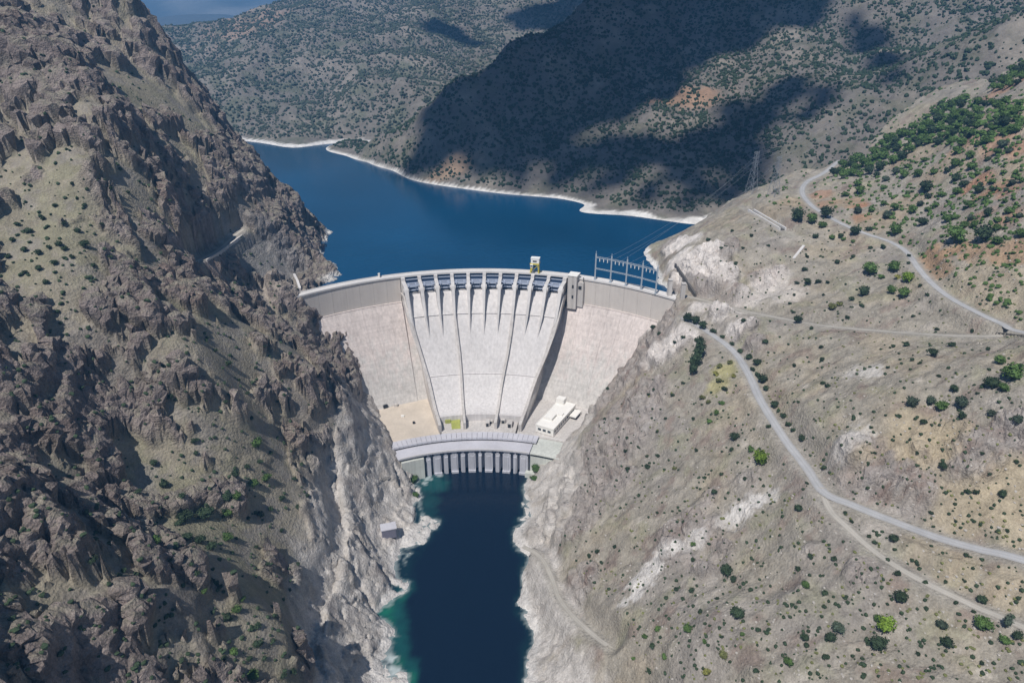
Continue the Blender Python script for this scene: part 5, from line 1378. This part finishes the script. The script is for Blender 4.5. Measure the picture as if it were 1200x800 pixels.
pr_ = near_scatter(up_p, 800, 9); scrub_obj("scrub", pr_, rng.uniform(2.0, 4.5, len(pr_)), 'g')
pg_ = near_scatter(grove, 420, 19); scrub_obj("scrub", pg_, rng.uniform(3.0, 6.0, len(pg_)), 'g')
pg_ = near_scatter(sparse, 190, 29); scrub_obj("scrub", pg_, rng.uniform(2.4, 5.0, len(pg_)), 'g')
# loose stones on the right slope
pr_ = np.array(near_scatter(Rp, 1500, 12), np.float32)
n = len(pr_); sz = rng.uniform(.25, 1.0, n).astype(np.float32) ** 1.3
v = ico0_v[None] * (1 + rng.uniform(-.35, .35, (n, len(ico0_v), 1))) * sz[:, None, None] * np.array([1, 1, .7]) + pr_[:, None]
o = mesh_np("loose_stones", v.reshape(-1, 3), (ico0_f[None] + (np.arange(n) * len(ico0_v))[:, None, None]).reshape(-1, 3), M_stone, False); o["kind"] = "stuff"
# on the far hills: clumped scrub thinning out on bare ground
def HOL(hz):     # hollows gather more scrub than spurs
    k = 8; c_ = np.pad(hz, k, mode='edge'); cs = np.cumsum(np.cumsum(c_, 0), 1); cs = np.pad(cs, ((1, 0), (1, 0))); w = 2 * k + 1
    return (cs[w:, w:] - cs[:-w, w:] - cs[w:, :-w] + cs[:-w, :-w]) / (w * w) - hz
def hill_scrub(H, box, n, size, col, seed, dens=.0, steep=None):
    hx, hy, hz = H; r_ = np.random.default_rng(seed)
    x = r_.uniform(box[0], box[1], n); y = r_.uniform(box[2], box[3], n)
    i = np.clip(((x - hx[0]) / (hx[1] - hx[0])), 0, len(hx) - 1.01); j = np.clip(((y - hy[0]) / (hy[1] - hy[0])), 0, len(hy) - 1.01)
    i0 = i.astype(int); j0 = j.astype(int); fx = i - i0; fy = j - j0
    z = (hz[j0, i0] * (1 - fx) + hz[j0, i0 + 1] * fx) * (1 - fy) + (hz[j0 + 1, i0] * (1 - fx) + hz[j0 + 1, i0 + 1] * fx) * fy
    p = np.stack([x, y, z], 1); d = 1.1 * fbm(p + seed, 70, 5, .6) + dens + .16 * np.tanh(HOL(hz)[j0, i0] / 4.0)
    keep = (z > 157) & (d + r_.uniform(-.3, .3, n) > 0)
    p = p[keep]; s = size[0] + (size[1] * 1.25 - size[0]) * r_.random(len(p)) ** 1.8
    return scrub_obj("scrub", p, s, col, .9)
hill_scrub(DH, (-420, 1050, 930, 1800), 36000, (2.2, 6.4), 'd', 21, .14)
hill_scrub(DH, (-420, 1050, 930, 1800), 14000, (2.2, 5.5), 'd', 22, .06)
hill_scrub(MH, (-1350, 350, 1580, 2900), 34000, (3.2, 7.5), 'f', 23, .18)
hill_scrub(MH, (-1350, 350, 1580, 2900), 14000, (3.5, 8), 'f', 24, .10)
print("plants", N_IND, round(time.time() - T0, 1))
# ------------------------------------------------------------------ clouds (above the frame; their shadow lies on the far hill)
def cloud_mat():
    m, nt, b = new_mat("cloud_white"); b.inputs["Base Color"].default_value = (.9, .9, .92, 1); b.inputs["Roughness"].default_value = 1; b.inputs["Specular IOR Level"].default_value = 0
    return m
M_cloud = cloud_mat()
CLZ = 4200.0
def hill_point(px, py):
    d = ray(px, py)
    for t in np.arange(700, 3500, 4.0):
        x, y, z = d[0] * t, d[1] * t, CAMZ + d[2] * t
        for (hx, hy, hz) in (DH, MH):
            if hx[0] < x < hx[-1] and hy[0] < y < hy[-1]:
                i = int((x - hx[0]) / (hx[1] - hx[0])); j = int((y - hy[0]) / (hy[1] - hy[0]))
                if z < hz[min(j, len(hy) - 1), min(i, len(hx) - 1)]: return Vector((x, y, z))
        if -650 < x < 650 and -50 < y < 1190 and z < grid_sample(PT[:, 2], x, y)[0]: return Vector((x, y, z))
    return None
def cloud(pucks, seed, edge=.22, cell=9.0, amp=.75, sc=110):
    C3 = []
    for (px, py, r) in pucks:
        p = hill_point(px, py)
        if p is not None:
            k = (CLZ - p.z) / SUN.z; C3.append((p.x + SUN.x * k, p.y + SUN.y * k, r * 1.45))
    C3 = np.array(C3); m = C3[:, 2].max() * 1.2
    x = np.arange(C3[:, 0].min() - m, C3[:, 0].max() + m, cell); y = np.arange(C3[:, 1].min() - m, C3[:, 1].max() + m, cell)
    GX, GY = np.meshgrid(x, y); q = np.stack([GX.ravel(), GY.ravel(), np.full(GX.size, seed * 313.0)], 1)
    fld = np.full(GX.size, -1.0)
    for (a_, b_, r) in C3: fld = np.maximum(fld, 1 - np.hypot(q[:, 0] - a_, q[:, 1] - b_) / r)
    fld = fld + amp * fbm(q, sc, 6, .68) - edge
    h = np.sqrt(np.clip(fld, 0, None)) * (1 + .5 * fbm(q + 500, 60, 3))
    ins = (fld > 0).reshape(GX.shape)
    cellm = ins[:-1, :-1] & ins[1:, :-1] & ins[:-1, 1:] & ins[1:, 1:]
    i = np.arange(GX.size).reshape(GX.shape)
    f = np.stack([i[:-1, :-1][cellm], i[:-1, 1:][cellm], i[1:, 1:][cellm], i[1:, :-1][cellm]], 1)
    n = GX.size
    top = q.copy(); top[:, 2] = CLZ + h * 130; bot = q.copy(); bot[:, 2] = CLZ - h * 35 - .5
    v = np.concatenate([top, bot]); fa = np.concatenate([f, f[:, ::-1] + n])
    # rim: close the open borders between the upper and the lower sheet
    e = np.concatenate([f[:, [0, 1]], f[:, [1, 2]], f[:, [2, 3]], f[:, [3, 0]]]); key = np.sort(e, 1)
    kk = key[:, 0].astype(np.int64) * (2 * n) + key[:, 1]; u_, inv, cnt = np.unique(kk, return_inverse=True, return_counts=True)
    be = e[cnt[inv] == 1]; fa = np.concatenate([fa, np.stack([be[:, 1], be[:, 0], be[:, 0] + n, be[:, 1] + n], 1)])
    used = np.unique(fa); rm = np.zeros(2 * n, np.int64); rm[used] = np.arange(len(used))
    o = mesh_np("cloud", v[used], rm[fa], M_cloud, True); o["kind"] = "structure"
cloud([(690, 40, 130), (640, 80, 100), (600, 110, 90), (565, 140, 64), (540, 165, 46), (512, 190, 30), (760, 50, 110), (700, 110, 85), (760, 100, 66), (650, 140, 66), (830, 20, 90), (885, 10, 80), (610, 165, 46), (720, 0, 150), (800, 0, 120), (560, 190, 26), (690, 140, 46), (640, 20, 100), (920, 20, 50), (790, 70, 66), (600, 60, 90), (560, 110, 60), (530, 150, 50), (505, 170, 40), (490, 195, 30), (520, 130, 50), (930, 15, 60), (860, 45, 60), (950, 0, 50)], 1, .16)
cloud([(640, 180, 34), (700, 185, 44), (670, 195, 34), (740, 190, 44), (790, 180, 46), (830, 170, 46), (870, 155, 50), (850, 190, 44), (800, 205, 34), (880, 190, 34), (760, 175, 26), (905, 125, 34), (925, 110, 28), (860, 130, 24), (820, 220, 24), (720, 215, 22), (945, 140, 22), (600, 200, 22), (855, 235, 20), (580, 195, 24), (560, 205, 18), (610, 215, 18), (650, 215, 20), (690, 225, 16), (760, 230, 20), (800, 240, 16), (880, 215, 22), (960, 120, 20)], 2, .26, 6.0, 1.5, 48)
cloud([(1000, 30, 22), (1020, 48, 40), (1035, 75, 36), (1042, 95, 22), (1010, 60, 26)], 3, .28)
cloud([(520, 38, 56), (505, 30, 36), (540, 48, 46), (558, 54, 28)], 4, .25)
cloud([(660, 8, 60), (680, 0, 70)], 5, .3)
# a few more fair-weather clouds elsewhere over the valley, as the broken shadows imply
# ------------------------------------------------------------------ haze
mb = MB(); mb.box(-20500, -7500, -30, 20500, 26200, 1420)
hz = mb.build("haze", None); hz["kind"] = "stuff"
m = bpy.data.materials.new("haze"); m.use_nodes = True; nt = m.node_tree; nt.nodes.clear()
out = nt.nodes.new("ShaderNodeOutputMaterial"); pv = nt.nodes.new("ShaderNodeVolumePrincipled")
pv.inputs["Color"].default_value = (.18, .50, 1.0, 1); pv.inputs["Density"].default_value = 0.00015; pv.inputs["Anisotropy"].default_value = .1
nt.links.new(pv.outputs[0], out.inputs["Volume"]); hz.data.materials.append(m)
print("done", round(time.time() - T0, 1))
